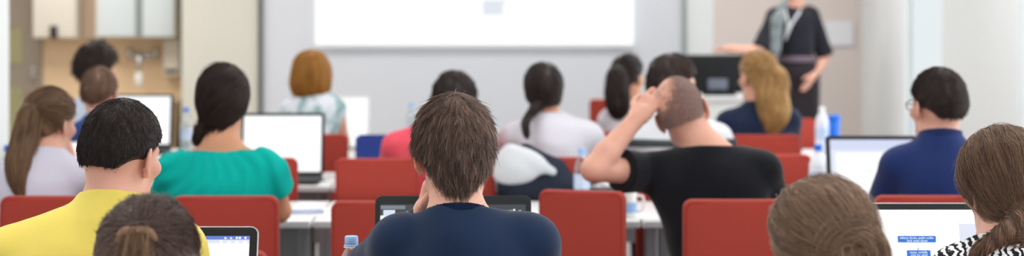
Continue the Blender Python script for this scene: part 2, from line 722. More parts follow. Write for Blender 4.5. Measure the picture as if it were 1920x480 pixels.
def person(spec):
    """spec gives head pose, joints (neck base NB, shoulders SL/SR, hips HP), arms, clothing, hair"""
    H, NB, SL, SR, HP = spec['H'], spec['NB'], spec['SL'], spec['SR'], spec['HP']
    facing = spec.get('face', 1)
    root = thing('person', spec['label'], 'person', (HP[0], HP[1], 0.0))
    org = V3(HP[0], HP[1], 0.0)
    # everything is modelled around the person's own base
    H = Head(H.c - org, H.R, H.s)
    NB, SL, SR, HP = NB - org, SL - org, SR - org, HP - org
    h = spec.get('h', 0.006)
    ts = spec.get('ts', 1.0)
    X = nrm(SR - SL)
    mid = (SL + SR) / 2
    U = nrm(mid - HP)
    Y = nrm(np.cross(U, X))
    U = np.cross(X, Y)
    R = np.stack([X, Y, U], 1)
    sw = np.linalg.norm(SR - SL) / 2
    slr = spec.get('slr', 0.045) * ts
    tor = [
        (Ell(lerp(HP, mid, 0.64), V3(sw * 0.86, 0.112 * ts, 0.22), R), 0.03),
        (Ell(lerp(HP, mid, 0.86) - Y * 0.012, V3(sw * 0.98, 0.092 * ts, 0.125), R), 0.04),
        (Ell(lerp(HP, mid, 0.3), V3(sw * 0.80, 0.108 * ts, 0.2), R), 0.04),
        (Ell(HP, V3(sw * 0.88, 0.118 * ts, 0.12), R), 0.04),
        (Cone(SL, lerp(SL, lerp(HP, mid, 0.8), 0.35), slr, slr * 1.1), 0.04),
        (Cone(SR, lerp(SR, lerp(HP, mid, 0.8), 0.35), slr, slr * 1.1), 0.04),
        (Cone(NB - U * 0.035, lerp(NB, SL, 0.75), 0.045, 0.036 * ts), 0.03),
        (Cone(NB - U * 0.035, lerp(NB, SR, 0.75), 0.045, 0.036 * ts), 0.03),
    ]
    B = Sdf()
    for p, k in tor:
        B.u(p, k)
    arms = {}
    for key, Sx, sd in (('L', SL, -1), ('R', SR, 1)):
        a = spec.get('arm' + key)
        if a is None:
            wr = 0.748 + max(0.034, 0.028 * ts + (spec['top'].get('g', 0.01) + spec['top'].get('loose', 0) if spec['top'].get('sleeve', 'long') == 'long' else 0))
            E = Sx + V3(sd * 0.025, 0.10, -0.235)
            E[2] = max(E[2], wr + 0.02)
            wr += spec.get('lift', 0)
            W = V3(E[0] - sd * 0.06, E[1] + spec.get('reach', 0.235), wr + 0.018)
            hd = (V3(-sd * 0.25, 1, 0.03), V3(0, 0, -1), 0.10)
        else:
            E, W = a[0] - org, a[1] - org
            hd = a[2:5]
        arms[key] = (Sx, E, W)
        B.u(Cone(Sx, E, 0.043 * ts, 0.036 * ts), 0.03)
        M = lerp(E, W, 0.3)
        B.u(Cone(E, M, 0.037 * ts, 0.039 * ts), 0.012)
        B.u(Cone(M, W, 0.039 * ts, 0.025 * ts), 0.012)
        hand_sdf(B, W, hd[0], hd[1], sd * facing if spec.get('hside' + key) is None else spec['hside' + key], hd[2], 0.92)
    legs = []
    for sd in (-1, 1):
        if spec.get('stand'):
            hp = HP + X * sd * 0.085 - U * 0.02
            kn = V3(hp[0] + sd * 0.012, hp[1] - 0.01, 0.52)
            an = V3(hp[0] + sd * 0.02, hp[1] + 0.02, 0.10)
            fd = V3(sd * 0.15, -1, 0) if facing < 0 else V3(sd * 0.15, 1, 0)
        else:
            hp = V3(HP[0] + sd * 0.085, HP[1] + 0.03, 0.545)
            kn = V3(HP[0] + sd * 0.08, HP[1] + 0.43, 0.535)
            an = V3(HP[0] + sd * 0.08, HP[1] + 0.40, 0.10)
            fd = V3(sd * 0.15, 1, 0)
        legs.append((hp, kn, an, nrm(fd)))
        B.u(Cone(hp, kn, 0.076, 0.054), 0.03)
        B.u(Cone(kn, lerp(kn, an, 0.35), 0.052, 0.052), 0.015)
        B.u(Cone(lerp(kn, an, 0.35), an, 0.052, 0.036), 0.015)
        B.u(Cone(an + V3(0, 0, -0.045), an + nrm(fd) * 0.13 + V3(0, 0, -0.066), 0.036, 0.027), 0.02)
    head_sdf(B, H, NB, nr=spec.get('nr', 0.054))
    sdf_obj('body', B, h, spec.get('skin', SKIN), root)
    # eyes
    for q in (-1, 1):
        bm = bmesh.new()
        bmesh.ops.create_uvsphere(bm, u_segments=14, v_segments=10, radius=0.0118 * H.s)
        ce = H.p(q * 0.031, 0.0785, 0.002)
        fw = Vector(H.v(0, 1, 0))
        for f in bm.faces:
            if f.calc_center_median().normalized().dot(fw) > 0.86:
                f.material_index = 1
        bmesh.ops.translate(bm, verts=bm.verts[:], vec=Vector(ce))
        bm_obj('eye', bm, [EYEW, IRIS], root, smooth=True)
    # ---- clothing
    t = spec['top']
    g = t.get('g', 0.010)
    T = Sdf()
    for p, k in tor:
        T.u(p.grow(g), k)
    for key, sd in (('L', -1), ('R', 1)):
        Sx, E, W = arms[key]
        sl = t.get('sleeve', 'long')
        lo_ = t.get('loose', 0.0)
        if sl == 'long':
            T.u(Cone(Sx, E, 0.044 * ts + g + lo_ * 0.3, 0.037 * ts + g + lo_), 0.03)
            T.u(Cone(E, lerp(E, W, 0.93), 0.038 * ts + g + lo_, 0.027 * ts + g), 0.012)
        elif sl == 'short':
            f = t.get('slen', 0.62)
            en = lerp(Sx, E, f)
            T.u(Clip(Cone(Sx, lerp(Sx, E, f + 0.2), 0.045 * ts + g, 0.043 * ts + g + lo_ * 1.2), en, E - Sx), 0.02)
    # neckline
    nd = U if t.get('level') else nrm(nrm(H.p(0, -0.02, -0.05) - NB) + U)
    nup = t.get('nup', 0.008)
    xn = nrm(np.cross(nd, V3(0, 1, 0)))
    RN = np.stack([xn, np.cross(nd, xn), nd], 1)
    if t.get('open'):
        T.sub(Ell(NB + nd * nup, V3(*t['open']), R), 0.008)
    else:
        tube_a, tube_b = NB - nd * 0.05, NB + nd * (nup + 0.012)
        T.u(Cone(tube_a, tube_b, 0.064 + g * 0.5, 0.0645), 0.03)
        T.sub(RBox(NB + nd * (nup + 0.06), V3(0.095, 0.095, 0.06), 0.004, RN), 0.003)
    if t.get('cutbox'):
        zc_, hw_ = t['cutbox']
        T.sub(RBox(V3(NB[0], NB[1], zc_ + 0.1), V3(hw_, 0.2, 0.1), 0.02), 0.02)
    hem = HP[2] - t.get('hem', 0.06)
    amp, fr, sd_ = t.get('amp', 0.003), t.get('freq', 38.0), t.get('seed', 3)
    fold_fn = t.get('fold')

    def post(P, D):
        near = np.abs(D) < 0.05
        if near.any():
            Q = P[near].astype(F32)
            D[near] = D[near] + F32(amp) * folds(Q, sd_, fr) + (fold_fn(Q, NB) if fold_fn else 0)
        return np.maximum(D, hem - P[..., 2])
    T.fn(post)
    topo = sdf_obj(t.get('name', 'shirt'), T, spec.get('hc', h), t['mat'], root)
    if t.get('collar'):
        cm, hi, ex = t['collar']
        K = Sdf()
        K.u(Cone(tube_a, tube_b, 0.064 + g * 0.5 + ex, 0.0645 + ex), 0.01)
        K.fn(lambda P, D: np.maximum(D, np.abs((P - NB.astype(F32)) @ nd.astype(F32) - F32(nup - hi / 2 + 0.001)) - F32(hi / 2)))
        sdf_obj('collar', K, 0.0035, cm, topo)
    # trousers / skirt, shoes
    P_ = Sdf()
    if spec.get('skirt'):
        P_.u(Ell(HP, V3(sw * 0.9, 0.13, 0.13), R), 0.03)
        P_.u(Cone(HP + V3(-0.05, 0, -0.05), V3(HP[0] - 0.06, HP[1], 0.5), 0.115, 0.10), 0.06)
        P_.u(Cone(HP + V3(0.05, 0, -0.05), V3(HP[0] + 0.06, HP[1], 0.5), 0.115, 0.10), 0.06)
        zc = 0.50
        P_.fn(lambda P, D: np.maximum(D + F32(0.004) * folds(P, 5, 25.0), zc - P[..., 2]))
        sdf_obj('skirt', P_, 0.01, spec['skirt'], root)
    else:
        P_.u(Ell(HP, V3(sw * 0.9, 0.124 * ts, 0.125), R), 0.03)
        for hp, kn, an, fd in legs:
            P_.u(Cone(hp, kn, 0.082, 0.062), 0.03)
            P_.u(Cone(kn, an, 0.060, 0.05), 0.015)
        ztop = HP[2] + 0.06
        P_.fn(lambda P, D: np.maximum(np.maximum(D, P[..., 2] - ztop), 0.09 - P[..., 2]))
        sdf_obj('trousers', P_, 0.012, spec.get('trousers', TROUSER), root)
    for hp, kn, an, fd in legs:
        Q_ = Sdf()
        Q_.u(Cone(an + V3(0, 0, -0.042), an + fd * 0.15 + V3(0, 0, -0.06), 0.044, 0.036), 0.01)
        z0 = 0.004
        Q_.fn(lambda P, D: np.maximum(np.maximum(D, z0 - P[..., 2]), P[..., 2] - 0.1))
        sdf_obj('shoe', Q_, 0.01, SHOE, root)
    # ---- hair
    spec['hair'](root, H, NB, spec)
    if spec.get('extra'):
        spec['extra'](root, H, NB, SL, SR, HP, org, topo)
    return root


def hair_base(H, NB, t, cut=(0.82, 0.0), back=0.0, vol=(0, 0, 0), neckw=0.052, sidecut=True):
    """returns (cap sdf, guide sdf): skull grown by t, cut by the hairline plane"""
    def build(S):
        S.u(Ell(H.p(0, -0.012, 0.035), (V3(0.075, 0.098, 0.09)) * H.s + t + V3(*vol), H.R), 0.01)
        S.u(Ell(H.p(0, -0.045 - back, -0.005), (V3(0.064, 0.058, 0.062)) * H.s + t * 0.9, H.R), 0.03)
        return S
    cap, gd = build(Sdf()), build(Sdf())
    gd.u(Cone(H.p(0, -0.03, -0.05), NB, neckw * H.s + 0.004, neckw * H.s + 0.006), 0.04)
    a, b = cut[0], (cut[1] if len(cut) > 1 else 0)
    c = cut[2] if len(cut) > 2 else 0.25
    Hc, HR, Hs = H.c.astype(F32), H.R.astype(F32), H.s

    def over(P):
        q = (np.asarray(P, dtype=F32) - Hc) @ HR / Hs
        if callable(a):
            return (a(q * Hs) - q[..., 2] * Hs) * 0.8
        return ((a * q[..., 1] + b + c * np.abs(q[..., 0])) - q[..., 2]) * Hs / math.hypot(1, a)
    cap.fn(lambda P, D: np.maximum(D, over(P)))
    cap.over = over
    return cap, gd


def flow_from(H, whorl, down=0.6):
    W = H.p(*whorl)
    dn = V3(0, 0, -1)

    def f(P):
        v = P - W
        v = v / (np.linalg.norm(v, axis=1, keepdims=True) + 1e-6)
        return v + dn * down
    return f


def chain_info(P, pts):
    """nearest tangent and distance to a polyline"""
    best = np.full(len(P), 9.0)
    T = np.zeros_like(P)
    for a, b in zip(pts[:-1], pts[1:]):
        ba = b - a
        q = P - a
        t = np.clip((q @ ba) / (ba @ ba), 0, 1)
        d = np.linalg.norm(q - t[:, None] * ba, axis=1)
        m = d < best
        best = np.where(m, d, best)
        T[m] = nrm(ba)
    return best, T


def smooth_chain(pts, n=5):
    out = []
    P = [np.asarray(p, float) for p in pts]
    for i in range(len(P) - 1):
        p0, p1, p2, p3 = P[max(i - 1, 0)], P[i], P[i + 1], P[min(i + 2, len(P) - 1)]
        for k in range(n):
            t = k / n
            out.append(0.5 * ((2 * p1) + (-p0 + p2) * t + (2 * p0 - 5 * p1 + 4 * p2 - p3) * t * t + (-p0 + 3 * p1 - 3 * p2 + p3) * t ** 3))
    out.append(P[-1])
    return out


def crop_line(zn, back=-0.012, slope=0.9):
    """barbered hairline: level across the nape (zn metres from the head centre), rising in front of the ears"""
    return (lambda q: zn + np.maximum(q[..., 1] - back, 0) * slope + np.maximum(np.abs(q[..., 0]) - 0.040, 0) * 1.1,)


def hair_short(m, t=0.014, cut=(0.55, 0.015), whorl=(0.01, -0.05, 0.13), nclump=700, per=7, length=0.05, h=0.005, lift=0.005, rad=0.0008, spread=0.006, vol=(0, 0, 0), back=0.0, jit=0.15, wild=0.0, down=0.6, conv=0.6, rag=0.7):
    def f(root, H, NB, spec):
        cap, gd = hair_base(H, NB, t, cut, back, vol)
        make_hair(root, m, cap, gd, flow_from(H, whorl, down), h, nclump, per, length, rad=rad, spread=spread, lift=lift, jit=jit, wild=wild, conv=conv, limit=cap.over, rag=rag)
    return f


def hair_tail(m, tie, tail, rads, t=0.010, cut=(0.75, -0.005), nclump=500, per=6, h=0.005, rad=0.0009, length=0.12, band=None, back=0.0, loose=0.003, vol=(0, 0, 0), curl=0.0, bandr=0.016):
    """hair swept to a tie point (head coords) then a tail along world-offset points (metres from the tie)"""
    def f(root, H, NB, spec):
        cap, gd = hair_base(H, NB, t, cut, back, vol)
        T0 = H.p(*tie)
        pts = smooth_chain([T0] + [T0 + V3(*p) for p in tail])
        rr = np.interp(np.linspace(0, 1, len(pts)), np.linspace(0, 1, len(rads)), rads)
        for a, b, ra, rb in zip(pts[:-1], pts[1:], rr[:-1], rr[1:]):
            cap.u(Cone(a, b, ra, rb), 0.006)
            gd.u(Cone(a, b, ra, rb), 0.006)
        rm = float(np.max(rr))

        def flow(P):
            d, T = chain_info(P, pts)
            v = T0 - P
            n = np.linalg.norm(v, axis=1, keepdims=True)
            w = (d < rm * 1.15)[:, None]
            o = np.where(w, T, v / (n + 1e-6))
            if curl:
                o = o + curl * np.stack([np.sin(P[:, 2] * 60), np.cos(P[:, 2] * 47), 0 * P[:, 2]], 1) * w
            return o
        make_hair(root, m, cap, gd, flow, h, nclump, per, length, nstep=10, rad=rad, spread=0.006, lift=loose, conv=0.3, jit=0.06)
        if band is not None:
            bm = bmesh.new()
            d0 = nrm(pts[2] - pts[0])
            u = nrm(np.cross(d0, V3(0.3, 0.2, 1)))
            w = np.cross(d0, u)
            R0 = bandr
            for kk in (-0.004, 0.004):
                add_tube(bm, [pts[1] + d0 * kk + u * R0 * math.cos(a) + w * R0 * math.sin(a) for a in np.linspace(0, 2 * math.pi, 24, endpoint=False)], 0.005, 8, closed=True)
            bm_obj('hair_tie', bm, band, root, smooth=True)
    return f


# ================================================================== THE ROOM
def struct(o):
    o['kind'] = 'structure'
    return o


M_FLOOR = mat('floor_vinyl', (150, 146, 142), rough=0.45, var=0.06, vscale=3)
M_WHITE = mat('wall_white_paint', (232, 236, 238), rough=0.8, var=0.015, vscale=1.5, bump=0.05, bscale=200)
M_BOARD = mat('white_wall_panel', (217, 221, 229), rough=0.5, var=0.012, vscale=1.0)
M_CREAM = mat('cream_wall_paint', (215, 213, 203), rough=0.8, var=0.02, vscale=1.5)
M_TAUPE = mat('taupe_wall_paint', (221, 210, 205), rough=0.8, var=0.02, vscale=1.5)
M_STRIP = mat('dark_aluminium_strip', (92, 96, 90), rough=0.4, metal=0.3)
M_STRIP2 = mat('grey_aluminium_strip', (150, 160, 158), rough=0.4, metal=0.3)
M_CEIL = mat('ceiling_paint', (240, 240, 238), rough=0.9, var=0.01)
M_FRAME = mat('window_frame_white', (236, 238, 240), rough=0.4)
M_GLASS = glassy('window_glass', (252, 254, 254), gloss=0.02, edge=0.08)

XR = 2.73
XL = -2.62
YB = 15.0
HC_ = 2.9
struct(boxo('floor', (-0.8, 7.6, -0.05), (8.2, 17.4, 0.1), M_FLOOR))
struct(boxo('ceiling', (-0.8, 7.6, HC_ + 0.05), (8.2, 17.4, 0.1), M_CEIL))


def wall(name, x0, x1, y0, y1, m, z0=0.0, z1=HC_):
    return struct(boxo(name, ((x0 + x1) / 2, (y0 + y1) / 2, (z0 + z1) / 2), (x1 - x0, y1 - y0, z1 - z0), m))


wall('wall_back', -1.95, 1.345, YB, YB + 0.3, M_BOARD)
wall('wall_back_cream', -2.58, -1.95, YB, YB + 0.7, M_CREAM)
wall('wall_back_white', 1.345, 1.575, YB - 0.01, YB + 0.3, M_WHITE)
wall('wall_back_taupe', 1.575, XR + 0.2, YB, YB + 0.3, M_TAUPE)
struct(boxo('trim_1', (-1.962, YB - 0.012, HC_ / 2), (0.032, 0.03, HC_), M_STRIP))
struct(boxo('trim_2', (1.345, YB - 0.02, HC_ / 2), (0.034, 0.03, HC_), M_STRIP2))
wall('wall_left', XL - 0.25, XL, -1.0, 10.0, M_WHITE)
wall('wall_niche_back', -4.9, -2.58, 15.62, 15.85, M_TAUPE)
wall('wall_niche_left', -4.9, -4.7, 9.6, 15.62, M_TAUPE)
wall('wall_niche_front', -4.9, XL - 0.25, 9.6, 9.8, M_WHITE)
# right wall: solid piers between tall windows that let the daylight in
piers = [(13.42, 15.0), (10.35, 12.2), (7.0, 8.9), (3.6, 5.4), (-1.0, 1.9)]
for i, (a, b) in enumerate(piers):
    wall('wall_right', XR, XR + 0.07, a, b, M_WHITE)
wins = [(12.2, 13.42), (8.9, 10.35), (5.4, 7.0), (1.9, 3.6)]
for i, (a, b) in enumerate(wins):
    wall('wall_right_sill', XR, XR + 0.07, a, b, M_WHITE, 0, 0.35)
    wall('wall_right_lintel', XR, XR + 0.07, a, b, M_WHITE, 2.7, HC_)
    bm = bmesh.new()
    xm = XR + 0.04
    for y in (a + 0.025, b - 0.025):
        add_box(bm, (xm, y, 1.525), (0.05, 0.05, 2.35), 0.004)
    for z in (0.375, 2.675):
        add_box(bm, (xm, (a + b) / 2, z), (0.05, b - a, 0.05), 0.004)
    w = struct(bm_obj('window_%d' % (i + 1), bm, M_FRAME))
    boxo('pane', (xm, (a + b) / 2, 1.525), (0.006, b - a - 0.1, 2.25), M_GLASS, w)

# ---- projection
M_SCREEN = emis('projected_white', (252, 253, 252), 1.65)
M_SICON = emis('projected_pale_blue', (222, 228, 236), 1.5)
M_SFRAME = mat('screen_border', (238, 240, 242), rough=0.6)
ps = thing('projection_screen', 'large white projection screen with a small pale figure on the front wall', 'screen', (-0.294, YB - 0.055, 1.24))
boxo('screen_surface', (0, 0, 0.70), (2.475, 0.012, 1.38), M_SCREEN, ps)
boxo('bottom_bar', (0, 0, -0.004), (2.5, 0.035, 0.028), M_SFRAME, ps, bev=0.006)
boxo('wall_mount', (0, 0.028, 0.9), (0.6, 0.04, 0.2), M_SFRAME, ps)
fx = (927 - 960) / 240.0 + 0.294
bm = bmesh.new()
add_box(bm, (fx - 0.01, -0.008, 0.285), (0.165, 0.004, 0.105), 0.002)
add_box(bm, (fx, -0.008, 0.338), (0.19, 0.004, 0.03), 0.002)
bm_obj('projected_figure', bm, M_SICON, ps)

# ---- paper sign on the taupe wall
sg = thing('wall_sign', 'blank pale rectangular sign on the taupe wall behind the presenter', 'sign', ((1572 - 960) / 240.0, YB - 0.012, 1.33))
boxo('sign_board', (0, 0, 0), (0.235, 0.016, 0.20), mat('sign_pale', (226, 227, 232), rough=0.5), sg, bev=0.003)
boxo('sign_sheet', (0, -0.01, 0), (0.205, 0.004, 0.17), mat('sign_sheet_pale', (232, 233, 238), rough=0.5), sg)

# ---- kitchenette in the niche at the far left
YN = 15.62
M_WOOD = mat('light_wood', (238, 214, 180), rough=0.5, rgb2=(228, 201, 165), vscale=3, stretch=(1, 1, 9))
M_CAB = mat('cabinet_cream', (226, 220, 208), rough=0.5, var=0.01)
M_CABG = mat('cabinet_frosted', (218, 228, 232), rough=0.3, var=0.02)
M_POST = mat('taupe_post', (188, 166, 146), rough=0.6, var=0.03)
M_DARK = mat('dark_metal', (60, 62, 60), rough=0.4, metal=0.4)
M_CHROME = mat('chrome', (205, 208, 212), rough=0.18, metal=1.0, var=0.01)
M_PLAST = mat('white_plastic', (238, 238, 236), rough=0.35, var=0.01)
struct(boxo('wall_niche_splashback', (-3.235, YN - 0.02, 1.035), (1.15, 0.03, 0.52), M_WOOD))
bc = thing('base_cabinet', 'light wood base cabinet under the kitchenette counter at far left', 'cabinet', (-3.235, YN - 0.33, 0))
boxo('body', (0, 0.0, 0.40), (1.15, 0.56, 0.70), M_WOOD, bc, bev=0.004)
for k in range(3):
    dr = boxo('door', (-0.38 + 0.38 * k, -0.29, 0.40), (0.365, 0.02, 0.68), M_WOOD, bc, bev=0.004)
    boxo('handle', (-0.38 + 0.38 * k, -0.31, 0.68), (0.14, 0.018, 0.014), M_CHROME, dr, bev=0.004)
boxo('plinth', (0, 0.03, 0.025), (1.13, 0.48, 0.05), M_DARK, bc)
tag(boxo('worktop', (-3.235, YN - 0.335, 0.775), (1.17, 0.60, 0.04), mat('worktop_beige', (205, 186, 158), rough=0.4), None, bev=0.006), 'beige worktop of the kitchenette at far left', 'worktop')
uc = thing('wall_cabinet', 'cream wall cabinet above the splashback with a dark handle', 'cabinet', (-3.635, YN - 0.19, 1.29))
boxo('body', (0, 0, 0.42), (0.345, 0.34, 0.84), M_CAB, uc, bev=0.004)
d = boxo('door', (0, -0.18, 0.42), (0.335, 0.02, 0.82), M_CAB, uc, bev=0.004)
boxo('handle', (0.0, -0.205, 0.05), (0.06, 0.03, 0.10), M_DARK, d, bev=0.01)
struct(boxo('trim_3', (-3.39, YN - 0.1, 1.29 + 0.8), (0.135, 0.2, 1.6), M_POST))
uc2 = thing('wall_cabinet', 'pale frosted wall cabinet with two doors above the tap', 'cabinet', (-2.995, YN - 0.19, 1.295))
boxo('body', (0, 0, 0.42), (0.63, 0.34, 0.84), M_CAB, uc2, bev=0.004)
boxo('door', (-0.145, -0.18, 0.42), (0.30, 0.02, 0.82), M_CABG, uc2, bev=0.004)
boxo('door', (0.185, -0.18, 0.42), (0.25, 0.02, 0.82), M_CABG, uc2, bev=0.004)
boxo('grip_strip', (0.033, -0.18, 0.42), (0.04, 0.022, 0.82), M_STRIP2, uc2)
tp = thing('tap', 'chrome wall tap with a white spray head over the kitchenette sink', 'tap', (-2.99, YN - 0.035, 1.14))
bm = bmesh.new()
add_tube(bm, [(-0.12, -0.04, 0.0), (0.12, -0.04, 0.0)], 0.022, 12)
add_tube(bm, [(0, 0, 0), (0, -0.05, 0)], 0.02, 12)
bm_obj('mixer_body', bm, M_CHROME, tp, smooth=True)
boxo('wall_mount', (0, -0.003, 0), (0.07, 0.012, 0.07), M_CHROME, tp, bev=0.003)
for q in (-1, 1):
    bm = bmesh.new()
    add_lathe(bm, [(0.0, -0.02), (0.024, -0.02), (0.028, 0.0), (0.02, 0.05), (0.0, 0.055)], (q * 0.105, -0.04, 0.02), 16)
    bm_obj('knob', bm, M_CHROME, tp, smooth=True)
bm = bmesh.new()
add_tube(bm, [(0, -0.05, 0), (0, -0.16, 0.03), (0, -0.2, -0.01), (0, -0.2, -0.14)], 0.018, 12)
bm_obj('spout', bm, M_CHROME, tp, smooth=True)
bm = bmesh.new()
add_lathe(bm, [(0, 0), (0.02, 0), (0.032, -0.04), (0.034, -0.08), (0.024, -0.115), (0, -0.12)], (0, -0.2, -0.12), 18)
bm_obj('spray_head', bm, M_PLAST, tp, smooth=True)
pd = thing('paper_towel_dispenser', 'off-white paper towel dispenser beside the tap', 'dispenser', (-2.745, YN - 0.1, 0.975))
boxo('housing', (0, 0, 0.16), (0.135, 0.12, 0.31), M_CAB, pd, bev=0.02, seg=4)
boxo('wall_mount', (0, 0.07, 0.2), (0.09, 0.03, 0.1), M_CAB, pd)
boxo('paper_slot', (0, -0.062, 0.05), (0.10, 0.006, 0.03), M_DARK, pd, bev=0.002)
# glazed door beside the kitchenette
dj = struct(boxo('door_1', (-4.09, YN - 0.04, 1.1), (0.56, 0.06, 2.2), mat('door_taupe', (150, 140, 126), rough=0.6)))
M_YEL = emis('door_glass_lit', (226, 214, 150), 0.55)
boxo('pane', (-4.05, YN - 0.075, 1.22), (0.16, 0.01, 0.28), M_YEL, dj)
boxo('pane', (-4.05, YN - 0.075, 0.55), (0.16, 0.01, 0.68), M_YEL, dj)
boxo('handle', (-3.87, YN - 0.09, 1.0), (0.02, 0.05, 0.12), M_CHROME, dj, bev=0.004)

# ================================================================== FURNITURE
M_RED = mat('red_upholstery', (163, 62, 52), rough=0.85, spec=0.15, var=0.05, vscale=5, bump=0.15, bscale=600, sheen=0.1)
M_REDP = mat('red_piping', (150, 50, 42), rough=0.8, spec=0.15)
M_LEG = mat('grey_steel', (176, 180, 186), rough=0.35, metal=0.4)
M_TOP = mat('white_laminate', (236, 237, 238), rough=0.35, var=0.01, vscale=2)
M_EDGE = mat('grey_edging', (200, 203, 206), rough=0.5)


def make_chair():
    """origin on the floor under the back panel; the sitter faces +Y"""
    r = thing('conference_chair', '', 'chair', (0, -5, 0))
    W_, z0, z1, th = 0.325, 0.47, 0.90, 0.045
    bm = bmesh.new()
    bmesh.ops.create_cube(bm, size=1.0)
    for v in bm.verts:
        v.co = Vector((v.co.x * W_, v.co.y * th, v.co.z * (z1 - z0)))
    ve = [e for e in bm.edges if abs(e.verts[0].co.y - e.verts[1].co.y) > 0.01]
    bmesh.ops.bevel(bm, geom=ve, offset=0.028, segments=6, affect='EDGES', profile=0.5)
    fe = [e for e in bm.edges if abs(e.verts[0].co.y - e.verts[1].co.y) < 1e-4]
    bmesh.ops.bevel(bm, geom=fe, offset=0.012, segments=4, affect='EDGES', profile=0.5)
    for k in range(1, 8):
        x = -W_ / 2 + W_ * k / 8
        bmesh.ops.bisect_plane(bm, geom=bm.verts[:] + bm.edges[:] + bm.faces[:], plane_co=(x, 0, 0), plane_no=(1, 0, 0))
    for v in bm.verts:
        v.co.y += 0.10 * (v.co.x ** 2) - 0.03 * (v.co.z / 0.43) ** 2 * 0.5
        v.co.z += (z0 + z1) / 2
    bk = bm_obj('backrest', bm, M_RED, r, smooth=True, angle=math.radians(40))
    bm = bmesh.new()
    hw, hz, cr = W_ / 2 - 0.009, (z1 - z0) / 2 - 0.009, 0.022
    loop = []
    for cx_, cz_, a0 in ((hw - cr, hz - cr, 0), (-hw + cr, hz - cr, 90), (-hw + cr, -hz + cr, 180), (hw - cr, -hz + cr, 270)):
        for k in range(6):
            a = math.radians(a0 + 18 * k)
            x, z = cx_ + cr * math.cos(a), cz_ + cr * math.sin(a)
            loop.append((x, -th / 2 + 0.002 + 0.10 * x * x - 0.015 * (z / 0.43) ** 2, z + (z0 + z1) / 2))
    add_tube(bm, loop, 0.0028, 6, closed=True)
    bm_obj('piping', bm, M_REDP, bk, smooth=True)
    bm = bmesh.new()
    add_box(bm, (0, 0.26, 0.405), (0.36, 0.40, 0.055), 0.022, 4)
    bm_obj('seat', bm, M_RED, r, smooth=True, angle=math.radians(40))
    bm = bmesh.new()
    for q in (-1, 1):
        add_tube(bm, [(q * 0.13, 0.0, 0.56), (q * 0.13, 0.005, 0.42), (q * 0.13, 0.05, 0.372), (q * 0.15, 0.40, 0.372)], 0.011, 10)
    add_tube(bm, [(-0.15, 0.40, 0.372), (0.15, 0.40, 0.372)], 0.010, 10)
    bm_obj('frame', bm, M_LEG, r, smooth=True)
    for sx in (-1, 1):
        for y0, y1 in ((0.06, 0.02), (0.40, 0.45)):
            bm = bmesh.new()
            add_tube(bm, [(sx * 0.15, y0, 0.372), (sx * 0.185, y1, 0.012)], 0.011, 10)
            lg = bm_obj('leg', bm, M_LEG, r, smooth=True)
            bm = bmesh.new()
            add_lathe(bm, [(0, 0), (0.015, 0), (0.015, 0.022), (0.012, 0.026), (0, 0.026)], (sx * 0.185, y1, 0.0), 12)
            bm_obj('foot_glide', bm, M_DARK, lg, smooth=True)
    return r


CH0 = make_chair()
CH_USED = [False]


def chair(pxc, d, label, rz=0.0, scale=None, group='red conference chairs'):
    x = (pxc - CX) / FPX * d
    if not CH_USED[0]:
        CH_USED[0] = True
        CH0.location = (x, d, 0)
        CH0.rotation_euler = (0, 0, rz)
        CH0['label'] = label
        CH0['group'] = group
        if scale:
            CH0.scale = scale
        return CH0
    return dup(CH0, (x, d, 0), rz, label, scale, group)


def make_table():
    r = thing('conference_table', '', 'table', (0, -5, 0))
    Wd, dp, zt = 1.13, 0.72, 0.74
    bm = bmesh.new()
    add_box(bm, (0, 0, zt - 0.0125), (Wd, dp, 0.025), 0.003, 2)
    tp_ = bm_obj('tabletop', bm, M_TOP, r, smooth=True, angle=math.radians(40))
    bm = bmesh.new()
    add_box(bm, (0, -dp / 2 - 0.0012, zt - 0.0125), (Wd - 0.01, 0.003, 0.021), 0.001, 1)
    bm_obj('edge_band', bm, M_EDGE, tp_)
    for sx in (-1, 1):
        bm = bmesh.new()
        add_box(bm, (sx * (Wd / 2 - 0.055), 0, 0.37), (0.045, 0.10, 0.685), 0.008, 3)
        lg = bm_obj('leg', bm, M_LEG, r, smooth=True, angle=math.radians(40))
        bm = bmesh.new()
        add_box(bm, (sx * (Wd / 2 - 0.055), 0, 0.017), (0.06, 0.58, 0.034), 0.008, 3)
        bm_obj('foot', bm, M_LEG, lg, smooth=True, angle=math.radians(40))
    bm = bmesh.new()
    add_box(bm, (0, 0, zt - 0.05), (Wd - 0.14, 0.05, 0.045), 0.004, 2)
    bm_obj('cross_beam', bm, M_LEG, r)
    bm = bmesh.new()
    add_box(bm, (0, 0.2, 0.55), (Wd - 0.2, 0.014, 0.22), 0.003, 2)
    bm_obj('modesty_panel', bm, M_EDGE, r)
    return r


T0 = make_table()
T_used = False
rowsT = [
    (4.46, [-1.14, -0.002, 1.138], 'beside the navy sweater'),
    (6.98, [-1.26, -0.122, 1.016, 2.154], 'ahead of the teal blouse'),
    (8.38, [-1.33, -0.19, 0.95, 2.09], 'ahead of the pink top'),
    (9.98, [-1.95, -0.81, 0.33, 1.47], 'ahead of the ginger bob'),
]
which = ['first from the left', 'second from the left', 'third from the left', 'fourth from the left']
for yy, xs, txt in rowsT:
    for k, xx in enumerate(xs):
        lb = 'white conference table in the row ' + txt + ', ' + which[k]
        if not T_used:
            T0.location = (xx, yy, 0)
            T0['label'] = lb
            T0['group'] = 'white conference tables'
            T_used = True
        else:
            dup(T0, (xx, yy, 0), 0, lb, group='white conference tables')
TZ = 0.7405

